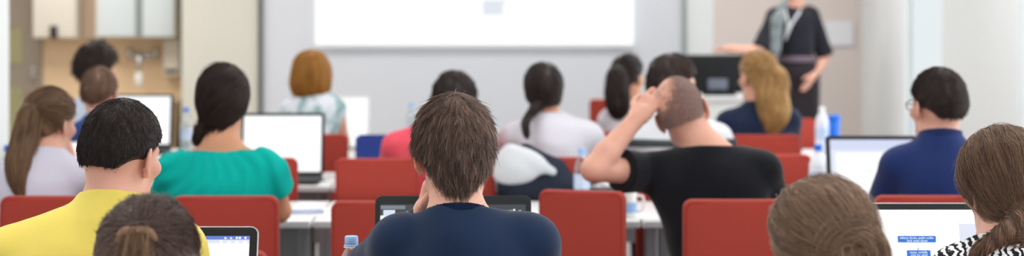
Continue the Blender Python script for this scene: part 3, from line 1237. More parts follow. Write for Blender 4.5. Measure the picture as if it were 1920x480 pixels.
# chairs, nearest row first
chair(205, 3.60, 'red chair of the man in the yellow T-shirt')
chair(868, 3.60, 'red chair of the man in the navy sweater')
chair(1905, 3.59, 'red chair of the woman with the long brown braid')
chair(391, 5.33, 'low red chair whose top edge shows just right of the small pale-rimmed laptop', 0.0, (1, 1, 0.88))
chair(102, 5.82, 'red chair behind the woman with the long brown ponytail')
chair(423, 5.82, 'red chair behind the woman in the teal blouse')
chair(722, 5.80, 'empty red chair directly left of the man in the navy sweater', 0.0, (1, 1, 0.985))
chair(1092, 5.90, 'turned red chair under the elbow of the man in black', math.radians(-18), (0.84, 1, 1.01))
chair(1381, 5.80, 'red chair behind the man in the black T-shirt', 0.0, (1, 1, 0.99))
chair(1738, 5.83, 'red chair behind the dark-haired man in the navy polo')
chair(480, 7.44, 'red chair partly hidden behind the right arm of the teal blouse')
chair(708, 7.40, 'empty red chair in front of the dark blue box')
chair(870, 7.44, 'red chair of the man in the pink top', 0.0, (0.76, 1, 0.97))
chair(1024, 7.47, 'red chair under the draped navy jacket')
chair(1270, 7.42, 'red chair of the man in the white shirt with a dark band')
chair(188, 7.42, 'red chair of the person with short light brown hair')
chair(1445, 7.62, 'red chair standing just left of the bottle with the blue cap', 0.0, (1.0, 1, 1.0))
chair(588, 9.0, 'red chair of the woman with the ginger bob')
chair(185, 8.95, 'red chair of the curly-haired person at far left')
chair(1177, 9.2, 'red chair of the woman with the long dark ponytail')
chair(1435, 8.95, 'red chair behind the blonde woman in dark clothes')
chair(1474, 10.42, 'red chair just right of the blonde woman, one row ahead', 0.0, (1, 1, 1.0))
chair(1150, 13.0, 'red chair far off at the front near the whiteboard', 0.0)

# ================================================================== LAPTOPS
M_BLK = mat('black_plastic', (30, 32, 34), rough=0.5, spec=0.22, var=0.03)
M_SIL = mat('silver_aluminium', (196, 198, 200), rough=0.3, metal=0.6, var=0.02)
M_KEY = mat('black_keys', (26, 27, 29), rough=0.5)
E_WHITE = emis('screen_white', (250, 252, 253), 1.72)
E_PALE = emis('screen_pale', (222, 228, 242), 1.50)
E_LAV = emis('screen_lavender', (205, 212, 240), 1.50)
E_GREY = emis('screen_grey', (120, 130, 138), 1.35)
E_DGREY = emis('screen_dark', (44, 54, 62), 1.20)
E_BLUE = emis('screen_blue', (36, 110, 214), 1.50)
E_BAR = emis('screen_bar_blue', (92, 120, 205), 1.50)
E_RED = emis('screen_red', (226, 96, 72), 1.35)
E_LINE = emis('screen_line', (186, 190, 205), 1.42)
E_CYAN = emis('screen_text_pale', (196, 224, 246), 1.50)


def laptop(label, c, w=0.36, hgt=0.245, dep=0.245, tilt=17, shell=None, bez=0.014, btop=0.018, rz=0.0, content=None, screen=None, rim=False, group=None, rad=0.014):
    """origin on the table under the hinge; screen faces -Y"""
    shell = shell or M_BLK
    r = thing('laptop', label, 'laptop', c, rz, group)

    def slab(bm, w_, h_, t_, rr):
        bmesh.ops.create_cube(bm, size=1.0)
        for v in bm.verts:
            v.co = Vector((v.co.x * w_, v.co.y * t_, v.co.z * h_))
        ve = [e for e in bm.edges if abs(e.verts[0].co.y - e.verts[1].co.y) > t_ * 0.5]
        bmesh.ops.bevel(bm, geom=ve, offset=rr, segments=6, affect='EDGES', profile=0.5)
        fe = [e for e in bm.edges if abs(e.verts[0].co.y - e.verts[1].co.y) < 1e-5]
        bmesh.ops.bevel(bm, geom=fe, offset=t_ * 0.3, segments=2, affect='EDGES', profile=0.5)
    bm = bmesh.new()
    slab(bm, w, dep, 0.018, rad)
    bmesh.ops.rotate(bm, verts=bm.verts[:], cent=(0, 0, 0), matrix=Matrix.Rotation(math.radians(-90), 3, 'X'))
    bmesh.ops.translate(bm, verts=bm.verts[:], vec=(0, -dep / 2, 0.009 + 0.001))
    base = bm_obj('base', bm, shell, r, smooth=True, angle=math.radians(35))
    bm = bmesh.new()
    kw, kd = w * 0.88 / 14, dep * 0.46 / 5
    for i in range(14):
        for j in range(5):
            if j == 0 and 4 <= i <= 8:
                continue
            add_box(bm, (-w * 0.44 + kw * (i + 0.5), -dep * 0.56 + kd * (j + 0.5), 0.0205), (kw * 0.86, kd * 0.84, 0.003), 0.0)
    add_box(bm, (-w * 0.44 + kw * 6.5, -dep * 0.56 + kd * 0.5, 0.0205), (kw * 4.9, kd * 0.84, 0.003))
    bm_obj('keyboard', bm, M_KEY, base)
    boxo('touchpad', (0, -dep * 0.80, 0.0195), (w * 0.28, dep * 0.26, 0.0015), M_KEY if shell is M_BLK else M_SIL, base)
    bm = bmesh.new()
    add_tube(bm, [(-w * 0.4, 0, 0.018), (w * 0.4, 0, 0.018)], 0.006, 10)
    bm_obj('hinge', bm, M_BLK, r, smooth=True)
    Mx = Matrix.Translation((0, 0.0, 0.018)) @ Matrix.Rotation(math.radians(-tilt), 4, 'X')

    def xf(bm):
        for v in bm.verts:
            v.co = Mx @ v.co
    bm = bmesh.new()
    slab(bm, w, hgt, 0.007, rad)
    bmesh.ops.translate(bm, verts=bm.verts[:], vec=(0, 0.004, hgt / 2 + 0.002))
    xf(bm)
    lid = bm_obj('lid', bm, (M_SIL if rim else shell), r, smooth=True, angle=math.radians(35))
    if rim:
        bm = bmesh.new()
        slab(bm, w - 0.005, hgt - 0.005, 0.002, rad - 0.002)
        bmesh.ops.translate(bm, verts=bm.verts[:], vec=(0, 0.0002, hgt / 2 + 0.002))
        xf(bm)
        bm_obj('bezel', bm, M_BLK, lid, smooth=True, angle=math.radians(35))
    sw_, sh_ = w - 2 * bez, hgt - bez * 1.3 - btop
    zb = 0.002 + bez * 1.3
    mats = [screen or E_WHITE]
    bm = bmesh.new()
    add_box(bm, (0, -0.0012, zb + sh_ / 2), (sw_, 0.002, sh_))
    if content:
        for (x0, y0, x1, y1, m, lv) in content:   # fractions of the screen from its top left
            if m not in mats:
                mats.append(m)
            vs = add_box(bm, (-sw_ / 2 + sw_ * (x0 + x1) / 2, -0.0024 - 0.0004 * lv, zb + sh_ * (1 - (y0 + y1) / 2)), (sw_ * (x1 - x0), 0.0006, sh_ * (y1 - y0)), mi=mats.index(m))
    xf(bm)
    bm_obj('screen', bm, mats, lid)
    bm = bmesh.new()
    bmesh.ops.create_uvsphere(bm, u_segments=8, v_segments=6, radius=0.0022)
    bmesh.ops.translate(bm, verts=bm.verts[:], vec=(0, 0.0002, hgt - btop * 0.45))
    xf(bm)
    bm_obj('webcam', bm, M_KEY, lid)
    return r


def glyphs(x0, x1, y0, y1, m, words, lv=2, seed=1):
    """a line of unreadably small lettering: groups of little strokes"""
    r = random.Random(seed)
    tot = sum(words) + len(words) - 1
    u = (x1 - x0) / tot
    out, x = [], x0
    for w_ in words:
        for k in range(w_):
            hh = (y1 - y0) * r.choice((0.7, 0.7, 1.0))
            out.append((x + u * 0.1, y1 - hh, x + u * r.uniform(0.7, 0.92), y1, m, lv))
            x += u
        x += u
    return out


def px(x, d):
    return (x - CX) / FPX * d


# the man in the navy sweater
cont = [(0, 0, 1, 0.12, E_DGREY, 0), (0.0, 0.01, 0.17, 0.05, E_GREY, 1), (0.02, 0.06, 0.10, 1, E_PALE, 1), (0.10, 0.16, 0.9, 1, E_WHITE, 1), (0.13, 0.205, 0.155, 0.235, E_RED, 2), (0.155, 0.21, 0.55, 0.232, E_GREY, 2),
        (0.035, 0.08, 0.085, 0.15, E_CYAN, 2), (0.04, 0.24, 0.08, 0.30, E_GREY, 2), (0.035, 0.36, 0.085, 0.42, E_GREY, 2)]
cont += glyphs(0.16, 0.56, 0.075, 0.105, E_PALE, [7, 2, 8, 2, 9, 6], 1, 3)
cont += glyphs(0.74, 0.97, 0.05, 0.095, E_WHITE, [1, 2, 1, 3, 1], 1, 4)
laptop('black laptop in front of the man in the navy sweater, toolbar on its screen', (px(848, 4.53), 4.53, TZ), w=0.374, hgt=0.262, bez=0.0135, btop=0.023, tilt=17, content=cont, rad=0.017)
# flow chart
fc = [(0.4050, 0.262, 0.6550, 0.327, E_BLUE, 1), (0.4600, 0.405, 0.6150, 0.47, E_BLUE, 1), (0.5340, 0.327, 0.5365, 0.405, E_LINE, 1), (0.5340, 0.47, 0.5365, 0.60, E_LINE, 1), (0.5290, 0.385, 0.5415, 0.402, E_LINE, 2),
      (0.4450, 0.60, 0.6350, 0.67, E_BLUE, 1), (0.81, 0.10, 0.815, 0.5, E_PALE, 1), (0.815, 0.14, 1.0, 1.0, E_PALE, 0)]
fc += glyphs(0.4200, 0.6400, 0.272, 0.292, E_CYAN, [9, 8, 7, 8], 2, 5)
fc += glyphs(0.4650, 0.6000, 0.300, 0.320, E_CYAN, [5, 6, 7], 2, 6)
fc += glyphs(0.4800, 0.5950, 0.415, 0.435, E_CYAN, [6, 8], 2, 7)
fc += glyphs(0.4850, 0.5950, 0.442, 0.462, E_CYAN, [5, 3, 6], 2, 8)
laptop('silver laptop showing a blue flow chart, left of the woman with the braid', (px(1718, 4.33), 4.33, TZ), w=0.372, hgt=0.262, bez=0.012, btop=0.017, tilt=15, content=fc, rim=True, shell=M_SIL, rad=0.010)
# grey-rimmed laptop lower left
lc = [(0, 0, 1, 0.05, E_BAR, 0), (0, 0.05, 1, 0.10, E_PALE, 0), (0.1, 0.25, 0.6, 0.27, E_RED, 1)]
lc += glyphs(0.78, 0.98, 0.012, 0.04, E_WHITE, [1, 1, 2, 1], 1, 9)
lc += glyphs(0.74, 0.98, 0.06, 0.092, E_WHITE, [1, 1, 1, 1], 1, 10)
laptop('small dark laptop with a pale rim behind the half-up brown hair', (px(352, 4.28), 4.28, TZ), w=0.172 * 0 + 0.30, hgt=0.215, bez=0.020, btop=0.023, tilt=18, content=lc, rim=True, shell=M_SIL, rad=0.018)
# further rows
laptop('wide dark laptop with a pale document, left of the man in the navy polo', (px(1650, 6.9), 6.9, TZ), w=0.372, hgt=0.262, tilt=15, bez=0.016, btop=0.016, content=[(0, 0, 1, 0.16, E_LAV, 0), (0.06, 0.22, 0.94, 1, E_WHITE, 1), (0.3, 0.5, 0.45, 0.52, E_LINE, 2)], screen=E_PALE)
laptop('dark laptop with a blank white screen right of the woman in teal', (px(528, 8.30), 8.30, TZ), w=0.362, hgt=0.275, tilt=12, bez=0.013, btop=0.014, screen=E_WHITE)
laptop('laptop with a bright screen behind the head in the yellow T-shirt', (px(262, 10.1), 10.1, TZ), w=0.34, hgt=0.285, tilt=10, bez=0.016, btop=0.012, screen=E_WHITE)
laptop('white laptop to the right of the woman with the ginger bob', (px(632, 10.05), 10.05, TZ), w=0.33, hgt=0.275, tilt=10, bez=0.016, btop=0.016, shell=M_PLAST, screen=E_WHITE)
laptop('laptop glowing in front of the woman with the long brown ponytail', (px(112, 6.9), 6.9, TZ), w=0.32, hgt=0.24, tilt=14, bez=0.012, btop=0.012, shell=M_SIL, screen=E_WHITE)

# ================================================================== BOTTLES AND SMALL THINGS
M_PET = glassy('clear_plastic', (240, 244, 246), gloss=0.10, rough=0.08)
M_WATER = glassy('water', (232, 240, 243), gloss=0.03)
M_CAPL = mat('light_blue_cap', (150, 186, 232), rough=0.35, var=0.02)
M_CAPB = mat('blue_cap', (30, 110, 220), rough=0.35, var=0.02)
M_LBL = mat('bottle_label', (226, 232, 240), rough=0.5, rgb2=(150, 180, 220), vscale=30)


def bottle(label, c, hgt=0.21, r=0.033, cap=None, frost=False):
    b = thing('water_bottle', label, 'bottle', c, 0, 'plastic water bottles')
    k = hgt / 0.21
    prof = [(0, 0.004), (r * 0.7, 0.002), (r * 0.92, 0.008 * k), (r, 0.02 * k), (r, 0.045 * k), (r * 0.95, 0.05 * k), (r, 0.055 * k), (r, 0.12 * k), (r * 0.95, 0.125 * k), (r, 0.13 * k), (r * 0.97, 0.14 * k), (r * 0.80, 0.158 * k), (r * 0.56, 0.173 * k), (0.0135, 0.182 * k), (0.0125, 0.186 * k), (0.0125, 0.19 * k), (0, 0.19 * k)]
    bm = bmesh.new()
    add_lathe(bm, prof, n=32)
    bm_obj('bottle_body', bm, M_PLASTF if frost else M_PET, b, smooth=True)
    bm = bmesh.new()
    add_lathe(bm, [(0, 0.007), (r * 0.93, 0.011 * k), (r * 0.95, 0.03 * k), (r * 0.93, 0.115 * k), (0, 0.115 * k)], n=28)
    bm_obj('water', bm, M_WATER, b, smooth=True)
    bm = bmesh.new()
    add_lathe(bm, [(r * 1.012, 0.06 * k), (r * 1.012, 0.115 * k)], n=32)
    bm_obj('bottle_label', bm, M_LBL, b, smooth=True)
    bm = bmesh.new()
    z = 0.188 * k
    cp = [(0, z - 0.001), (0.0165, z - 0.001), (0.0165, z + 0.002), (0.0148, z + 0.0025), (0.0148, z + 0.0035), (0.0150, z + 0.004), (0.0146, z + 0.019), (0.0132, z + 0.0215), (0, z + 0.022)]
    add_lathe(bm, cp, n=36)
    bm_obj('cap', bm, cap or M_CAPL, b, smooth=True)
    bm = bmesh.new()
    add_lathe(bm, [(0.0128, z - 0.004), (0.0172, z - 0.003), (0.0172, z - 0.0015), (0.0128, z - 0.001)], n=32)
    bm_obj('neck_ring', bm, M_PLAST, b, smooth=True)
    return b


M_PLASTF = mat('milky_plastic', (226, 228, 236), rough=0.3, var=0.02)


def pt(x, d, z=TZ):
    return (px(x, d), d, z)


bottle('clear water bottle with a light blue cap, beside the navy sweater', pt(659, 4.22), 0.218)
bottle('milky bottle with a bright blue cap, left of the wide document laptop', pt(1534, 7.2), 0.228, 0.034, M_CAPB, True)
bottle('small bottle with a pale blue cap above the raised elbow', pt(1091, 7.2), 0.212, 0.03, M_CAPL)
bottle('milky bottle far back, right of the blonde woman and below the presenter', pt(1541, 10.0), 0.245, 0.034, M_PLAST, True)
bottle('faint bottle with a blue cap far back left of the teal blouse woman', pt(349, 10.0), 0.24, 0.03, M_CAPB)
bottle('faint bottle far back left of the dark head above the pink top', pt(772, 10.1), 0.262, 0.033, M_CAPL)
bottle('bottle with a blue cap left of the long brown ponytail', pt(15, 7.06), 0.235, 0.032, M_CAPB)
# blue cup
cu = thing('drinking_cup', 'bright blue plastic cup far back beside the milky bottle', 'cup', pt(1564, 9.9))
bm = bmesh.new()
add_lathe(bm, [(0, 0.0), (0.024, 0.0), (0.027, 0.1), (0.031, 0.19), (0.029, 0.19), (0.025, 0.1), (0.022, 0.006), (0, 0.006)], n=24)
bm_obj('cup_body', bm, M_CAPB, cu, smooth=True)
bm = bmesh.new()
add_lathe(bm, [(0, 0.207), (0.02, 0.206), (0.032, 0.198), (0.033, 0.188), (0.030, 0.188)], n=24)
bm_obj('lid', bm, M_CAPB, cu, smooth=True)
# white cup on the right-hand table of the teal row
mg = thing('coffee_mug', 'white mug on the table under the raised arm of the man in black', 'mug', pt(1174, 6.72))
bm = bmesh.new()
add_lathe(bm, [(0, 0.0), (0.034, 0.0), (0.037, 0.005), (0.037, 0.095), (0.0355, 0.097), (0.034, 0.095), (0.033, 0.01), (0, 0.008)], n=28)
bm_obj('mug_body', bm, M_PLAST, mg, smooth=True)
bm = bmesh.new()
add_tube(bm, [(0.034, 0, 0.08), (0.058, 0, 0.075), (0.064, 0, 0.05), (0.056, 0, 0.025), (0.034, 0, 0.02)], 0.005, 8)
bm_obj('handle', bm, M_PLAST, mg, smooth=True)
bm = bmesh.new()
add_lathe(bm, [(0.0374, 0.02), (0.0374, 0.055)], n=28)
bm_obj('printed_band', bm, M_CAPL, mg, smooth=True)


def sheet(label, c, w, d_, rz, m=None, print_=None):
    s = thing('paper_sheet', label, 'paper', c, rz)
    bm = bmesh.new()
    n = 6
    vs = [[bm.verts.new((w * (i / n - 0.5), d_ * (j / n - 0.5), 0.001 + 0.004 * (i / n - 0.5) ** 2 * 4 * (0.5 + j / n))) for j in range(n + 1)] for i in range(n + 1)]
    for i in range(n):
        for j in range(n):
            bm.faces.new((vs[i][j], vs[i + 1][j], vs[i + 1][j + 1], vs[i][j + 1]))
    r = bmesh.ops.extrude_face_region(bm, geom=bm.faces[:])
    for v in r['geom']:
        if isinstance(v, bmesh.types.BMVert):
            v.co.z -= 0.0008
    bm_obj('page', bm, m or M_TOP, s, smooth=True)
    if print_:
        bm = bmesh.new()
        for k in range(4):
            add_box(bm, (0.0, d_ * (0.2 - 0.13 * k), 0.0075), (w * (0.62 - 0.06 * (k % 2)), d_ * 0.06, 0.0005))
        bm_obj('printed_lines', bm, print_, s)
    return s


M_INK = mat('blue_grey_ink', (120, 140, 190), rough=0.8)
sheet('printed white sheet on the table right of the woman in teal', pt(575, 6.88), 0.21, 0.29, 0.2, None, M_INK)
sheet('white sheet on the table in front of the woman with the ginger bob', pt(618, 9.71), 0.21, 0.15, 0.0)
sheet('white sheet lying right of the dark laptop in the pink row', pt(635, 8.25), 0.12, 0.2, 0.0)
sheet('white sheet on the table beside the white mug', pt(1215, 6.8), 0.21, 0.30, -0.2)

# dark blue box on the table
bx_ = thing('document_box', 'dark blue document box on the table left of the man in pink', 'box', pt(706, 8.4))
bm = bmesh.new()
wv, dv, hv, tv = 0.165, 0.24, 0.185, 0.004
for q in (-1, 1):
    add_box(bm, (q * (wv / 2 - tv / 2), 0, hv / 2), (tv, dv, hv), 0.001)
    add_box(bm, (0, q * (dv / 2 - tv / 2), hv / 2), (wv, tv, hv), 0.001)
add_box(bm, (0, 0, tv / 2), (wv, dv, tv), 0.001)
M_BOX = mat('navy_card', (38, 62, 140), rough=0.6, var=0.05)
bm_obj('box_body', bm, M_BOX, bx_)
bm = bmesh.new()
for k in range(6):
    add_box(bm, (-0.06 + 0.024 * k, 0.0, 0.085), (0.018, 0.2, 0.16), 0.001)
bm_obj('folder', bm, M_TOP, bx_)

# navy jacket with a white lining draped on a chair
jk = thing('jacket', 'dark navy jacket with white lining draped over a red chair', 'jacket', (px(985, 7.43), 7.43, 0.0))
jo = V3(px(985, 7.43), 7.43, 0)


def jp(x, y, d=7.43):
    return at(x, y, d) - jo


J = Sdf()
J.u(Cone(jp(958, 345), jp(1035, 350), 0.055, 0.05), 0.03)
J.u(Cone(jp(975, 315), jp(1060, 345), 0.05, 0.045), 0.03)
J.u(Cone(jp(985, 285), jp(1040, 318), 0.035, 0.045), 0.03)
J.u(RBox(jp(1002, 375), (0.10, 0.05, 0.11), 0.04), 0.04)
J.u(Cone(jp(972, 380), jp(968, 420), 0.055, 0.05), 0.03)
J.fn(lambda P, D: D + F32(0.006) * folds(P, 12, 30.0))
M_JACK = mat('navy_jacket_cloth', (36, 42, 58), rough=0.85, var=0.1, bump=0.2, bscale=300)
jb = sdf_obj('jacket_body', J, 0.008, M_JACK, jk)
L_ = Sdf()
fy = 7.37
L_.u(Ell(jp(974, 308, fy), (0.10, 0.05, 0.06), rotm(0, 0, 8)), 0.03)
L_.u(Ell(jp(962, 325, fy), (0.08, 0.045, 0.045), rotm(0, 0, -6)), 0.03)
L_.u(Cone(jp(955, 285, fy), jp(1035, 322, fy), 0.03, 0.018), 0.03)
L_.fn(lambda P, D: D + F32(0.008) * folds(P, 13, 34.0))
sdf_obj('lining', L_, 0.007, mat('white_lining', (204, 207, 212), rough=0.7), jb)

# lectern desk and dark monitor at the front
dk = thing('lectern_desk', 'white desk at the front carrying the dark monitor', 'desk', (px(1352, 12.9), 12.95, 0))
boxo('desktop', (0, 0, 0.915), (0.62, 0.5, 0.03), M_TOP, dk, bev=0.004)
boxo('front_panel', (0, -0.2, 0.46), (0.58, 0.02, 0.86), M_TOP, dk, bev=0.003)
for q in (-1, 1):
    boxo('side_panel', (q * 0.29, 0, 0.45), (0.02, 0.42, 0.9), M_TOP, dk, bev=0.003)
mo = thing('monitor', 'dark monitor on the white desk left of the presenter', 'monitor', (px(1348, 12.85), 12.85, 0.9305))
boxo('stand_foot', (0, 0.0, 0.008), (0.22, 0.16, 0.014), M_BLK, mo, bev=0.004)
boxo('stand_neck', (0, 0.02, 0.03), (0.05, 0.03, 0.05), M_BLK, mo, bev=0.004)
boxo('housing', (0, 0.0, 0.145), (0.46, 0.04, 0.255), M_BLK, mo, bev=0.012, seg=3)
boxo('screen_light_patch', (-0.01, -0.022, 0.075), (0.13, 0.004, 0.075), mat('screen_patch_grey', (120, 126, 142), rough=0.5), mo, bev=0.002)  # grey-blue patch painted in for reflection and content on the dark screen

# ================================================================== PEOPLE
def mkhead(cx, ytop, w, d, yaw=0, pitch=0, roll=0, t=0.014, ttop=None, hs=None):
    if hs is None:
        hs = (w * d / FPX - 2 * t) / 0.150
    ttop = t if ttop is None else ttop
    p = at(cx, ytop, d)
    return Head(p - V3(0, 0, 0.125 * hs + ttop), rotm(yaw, pitch, roll), hs)


def hairm(name, dark, light, rough=0.42, spec=0.35):
    return mat(name, dark, rgb2=light, rough=rough, spec=spec, attr='tint')


def cloth(name, rgb, bump=0.25, bscale=260, var=0.05, sheen=0.15):
    return mat(name, rgb, rough=0.9, spec=0.12, var=var, vscale=7, bump=bump, bscale=bscale, sheen=sheen)


HB_BROWN = hairm('hair_grey_brown', (62, 47, 41), (156, 127, 112))
HB_BLACK = hairm('hair_black_brown', (30, 22, 22), (64, 49, 45))
HB_DARK = hairm('hair_dark', (34, 25, 24), (72, 54, 48))
HB_CHEST = hairm('hair_chestnut', (82, 60, 48), (156, 122, 98))
HB_BRUN = hairm('hair_brunette', (74, 57, 55), (132, 106, 94))
HB_LIGHT = hairm('hair_light_brown', (92, 66, 48), (160, 124, 92))
HB_BLOND = hairm('hair_blonde', (150, 108, 62), (212, 172, 112))
HB_GING = hairm('hair_ginger', (146, 92, 30), (206, 150, 70))
HB_MID = hairm('hair_mid_brown', (112, 86, 70), (178, 144, 118))
HB_STUB = hairm('hair_stubble', (128, 102, 95), (172, 144, 135))
HAIRTIE = mat('dark_hair_tie', (44, 34, 40), rough=0.7)
TIE_BEIGE = mat('beige_hair_tie', (176, 140, 108), rough=0.7)
TIE_GOLD = mat('pale_clip', (206, 190, 170), rough=0.3, metal=0.4)


def joints(d, nb, sl, sr, hp=None, nd=0.0, sd=0.0):
    NB, SL, SR = at(nb[0], nb[1], d + nd), at(sl[0], sl[1], d + sd), at(sr[0], sr[1], d + sd)
    m = (SL + SR) / 2
    HP = V3((NB[0] + m[0]) / 2, d - 0.06, 0.578) if hp is None else hp
    return dict(NB=NB, SL=SL, SR=SR, HP=HP)


# ---- 1 the man in the navy sweater, in focus
def man_navy():
    H = mkhead(851, 172, 155, 3.97, yaw=2, pitch=4, roll=-1, t=0.015, ttop=0.020, hs=0.905)
    j = joints(3.95, (857, 407), (748, 461), (996, 461), nd=-0.035, sd=-0.02)
    H.c[1] = 3.985
    # left hand raised to the chin
    E = at(700, 500, 4.05)
    W = at(792, 415, 4.115)
    armL = (E, W, V3(0.25, -0.05, 1.0), V3(0.95, -0.25, -0.1), 0.45)
    sp = dict(label='man in a navy sweater with short shaggy brown hair, at centre', H=H, armL=armL, h=0.0045, hc=0.005, skin=SKIN,
              top=dict(name='sweater', mat=mat('navy_knit', (27, 44, 72), rough=0.95, spec=0.1, var=0.10, vscale=14, bump=0.2, bscale=1100, sheen=0.2),
                       sleeve='long', amp=0.0035, freq=26.0, seed=21, g=0.011, loose=0.006,
                       nup=0.012, collar=(mat('navy_rib', (22, 36, 62), rough=0.95, spec=0.1, bump=0.8, bscale=900, stretch=(1, 1, 0.15)), 0.020, 0.0018)),
              **j)

    def hair(root, H, NB, spec):
        def nape(q):
            # the hairline: a point low on the nape, rising past the ears to the forehead
            return np.interp(np.abs(q[..., 0] - 0.010), [0, 0.018, 0.036, 0.048, 0.066, 0.08], [-0.081, -0.072, -0.058, -0.044, -0.014, 0.006]) + np.maximum(q[..., 1] + 0.01, 0) * 0.8
        cap, gd = hair_base(H, NB, 0.012, (nape,), 0.004, (0.001, 0.0, 0.006))
        # the nape ends in a point
        for S in (cap, gd):
            S.u(Cone(H.p(0.012, -0.078, -0.035), H.p(0.012, -0.080, -0.070), 0.040 * H.s, 0.014 * H.s), 0.02)
        cap.fn(lambda P, D: np.maximum(D, cap.over(P)))
        fl = flow_from(H, (0.012, -0.035, 0.135), 0.75)

        def flow(P):
            o = fl(P)
            q = H.loc(P)
            low = np.clip((-q[:, 2] + 0.0) / 0.06, 0, 1)
            o[:, 0] += -np.sign(q[:, 0] - 0.014) * low * 0.9 * np.clip(np.abs(q[:, 0] - 0.014) / 0.03, 0, 1)
            return o
        make_hair(root, HB_BROWN, cap, gd, flow, 0.0045, 1700, 13, 0.055, nstep=10, rad=0.00042, spread=0.0055, lift=0.0075, conv=0.85, jit=0.26, wild=0.008, limit=cap.over)
    sp['hair'] = hair
    return person(sp)


man_navy()


# ---- 2 the man in the yellow T-shirt
def man_yellow():
    H = mkhead(229, 183, 152, 3.95, yaw=-22, pitch=-8, roll=4, t=0.008, hs=0.905)
    j = joints(3.93, (205, 380), (22, 482), (330, 468), nd=-0.03, sd=-0.03)
    sp = dict(label='man in a yellow T-shirt with short black-brown hair', H=H, lift=0.02, reach=0.12, h=0.0048, hc=0.006, skin=SKIN,
              top=dict(name='t_shirt', mat=cloth('yellow_cotton', (234, 212, 104), bump=0.12, bscale=300), sleeve='short', slen=0.7, loose=0.012, amp=0.005, freq=20.0, seed=8, nup=0.020, g=0.014), **j)
    sp['hair'] = hair_short(HB_BLACK, t=0.005, cut=crop_line(-0.027), whorl=(0.0, -0.03, 0.135), nclump=1800, per=9, length=0.026, h=0.0048, lift=0.0025, rad=0.0005, spread=0.004, jit=0.35, wild=0.002, rag=0.35)
    return person(sp)


man_yellow()


# ---- 3 the woman with the braid at the right edge
def braid_fn(m, pts, t=0.014):
    def f(root, H, NB, spec):
        cap, gd = hair_base(H, NB, t, (0.8, -0.012), 0.006, (0.003, 0.0, 0.0))
        for S in (cap, gd):
            S.u(H.ell((-0.005, -0.058, -0.045), (0.058, 0.05, 0.046)), 0.03)
        T0 = H.p(*pts[0])

        def flow(P):
            v = T0 - P
            nn = np.linalg.norm(v, axis=1, keepdims=True)
            sw = np.stack([-v[:, 1], v[:, 0], 0 * v[:, 0]], 1)
            return v / (nn + 1e-6) + V3(0, 0, -0.15) * np.clip(nn / 0.1, 0, 1)
        make_hair(root, m, cap, gd, flow, 0.005, 1100, 11, 0.12, nstep=12, rad=0.0005, spread=0.006, lift=0.002, conv=0.5, jit=0.12, wild=0.010)
        # the plait: three locks crossing over each other
        P3 = smooth_chain([T0] + [T0 + V3(*p) for p in pts[1:]], 14)
        n = len(P3)
        B = Sdf()
        lanes = [[], [], []]
        for i, p in enumerate(P3):
            u = i / (n - 1)
            tg = nrm(P3[min(i + 1, n - 1)] - P3[max(i - 1, 0)])
            sdv = nrm(np.cross(tg, V3(0, 1, 0)))
            dpt = nrm(np.cross(sdv, tg))
            rr = 0.036 - 0.014 * u
            for q in range(3):
                ph = u * 15.0 + q * 2.094
                lanes[q].append((p + sdv * math.sin(ph) * rr * 0.62 + dpt * math.sin(2 * ph) * rr * 0.34, rr * 0.56))
        for L in lanes:
            for (a, ra), (b, rb) in zip(L[:-1], L[1:]):
                B.u(Cone(a, b, ra, rb), 0.0015)
        allp = [[a for a, _ in L] for L in lanes]

        def bflow(P):
            best, T = chain_info(P, allp[0])
            for L in allp[1:]:
                d, t2 = chain_info(P, L)
                w = (d < best)[:, None]
                T = np.where(w, t2, T)
                best = np.minimum(best, d)
            return T
        make_hair(root, m, B, B, bflow, 0.004, 420, 9, 0.05, nstep=7, rad=0.0005, spread=0.004, lift=0.0008, conv=0.3, jit=0.06, wild=0.006, name='braid')
    return f


def woman_braid():
    H = mkhead(1880, 235, 152, 3.95, yaw=16, pitch=-6, roll=-5, t=0.015, hs=0.90)
    j = joints(3.92, (1893, 452), (1795, 520), (1995, 505), nd=-0.035, sd=-0.03)
    pat = ramp_pattern('black_white_print', [(0.0, (30, 32, 36)), (0.44, (40, 42, 46)), (0.52, (228, 230, 232)), (1.0, (236, 238, 240))], 22, (1, 1, 1.6), kind='wave')
    sp = dict(label='woman in a black and white top, long brown braid, at the right edge', H=H, lift=0.03, reach=0.12, h=0.005, hc=0.006,
              top=dict(name='patterned_top', mat=pat, sleeve='long', amp=0.004, g=0.011), **j)
    sp['hair'] = braid_fn(HB_CHEST, [(-0.012, -0.098, -0.060), (-0.018, -0.030, -0.028), (-0.050, -0.030, -0.058), (-0.085, -0.02, -0.085), (-0.11, 0.02, -0.13)])
    return person(sp)


woman_braid()


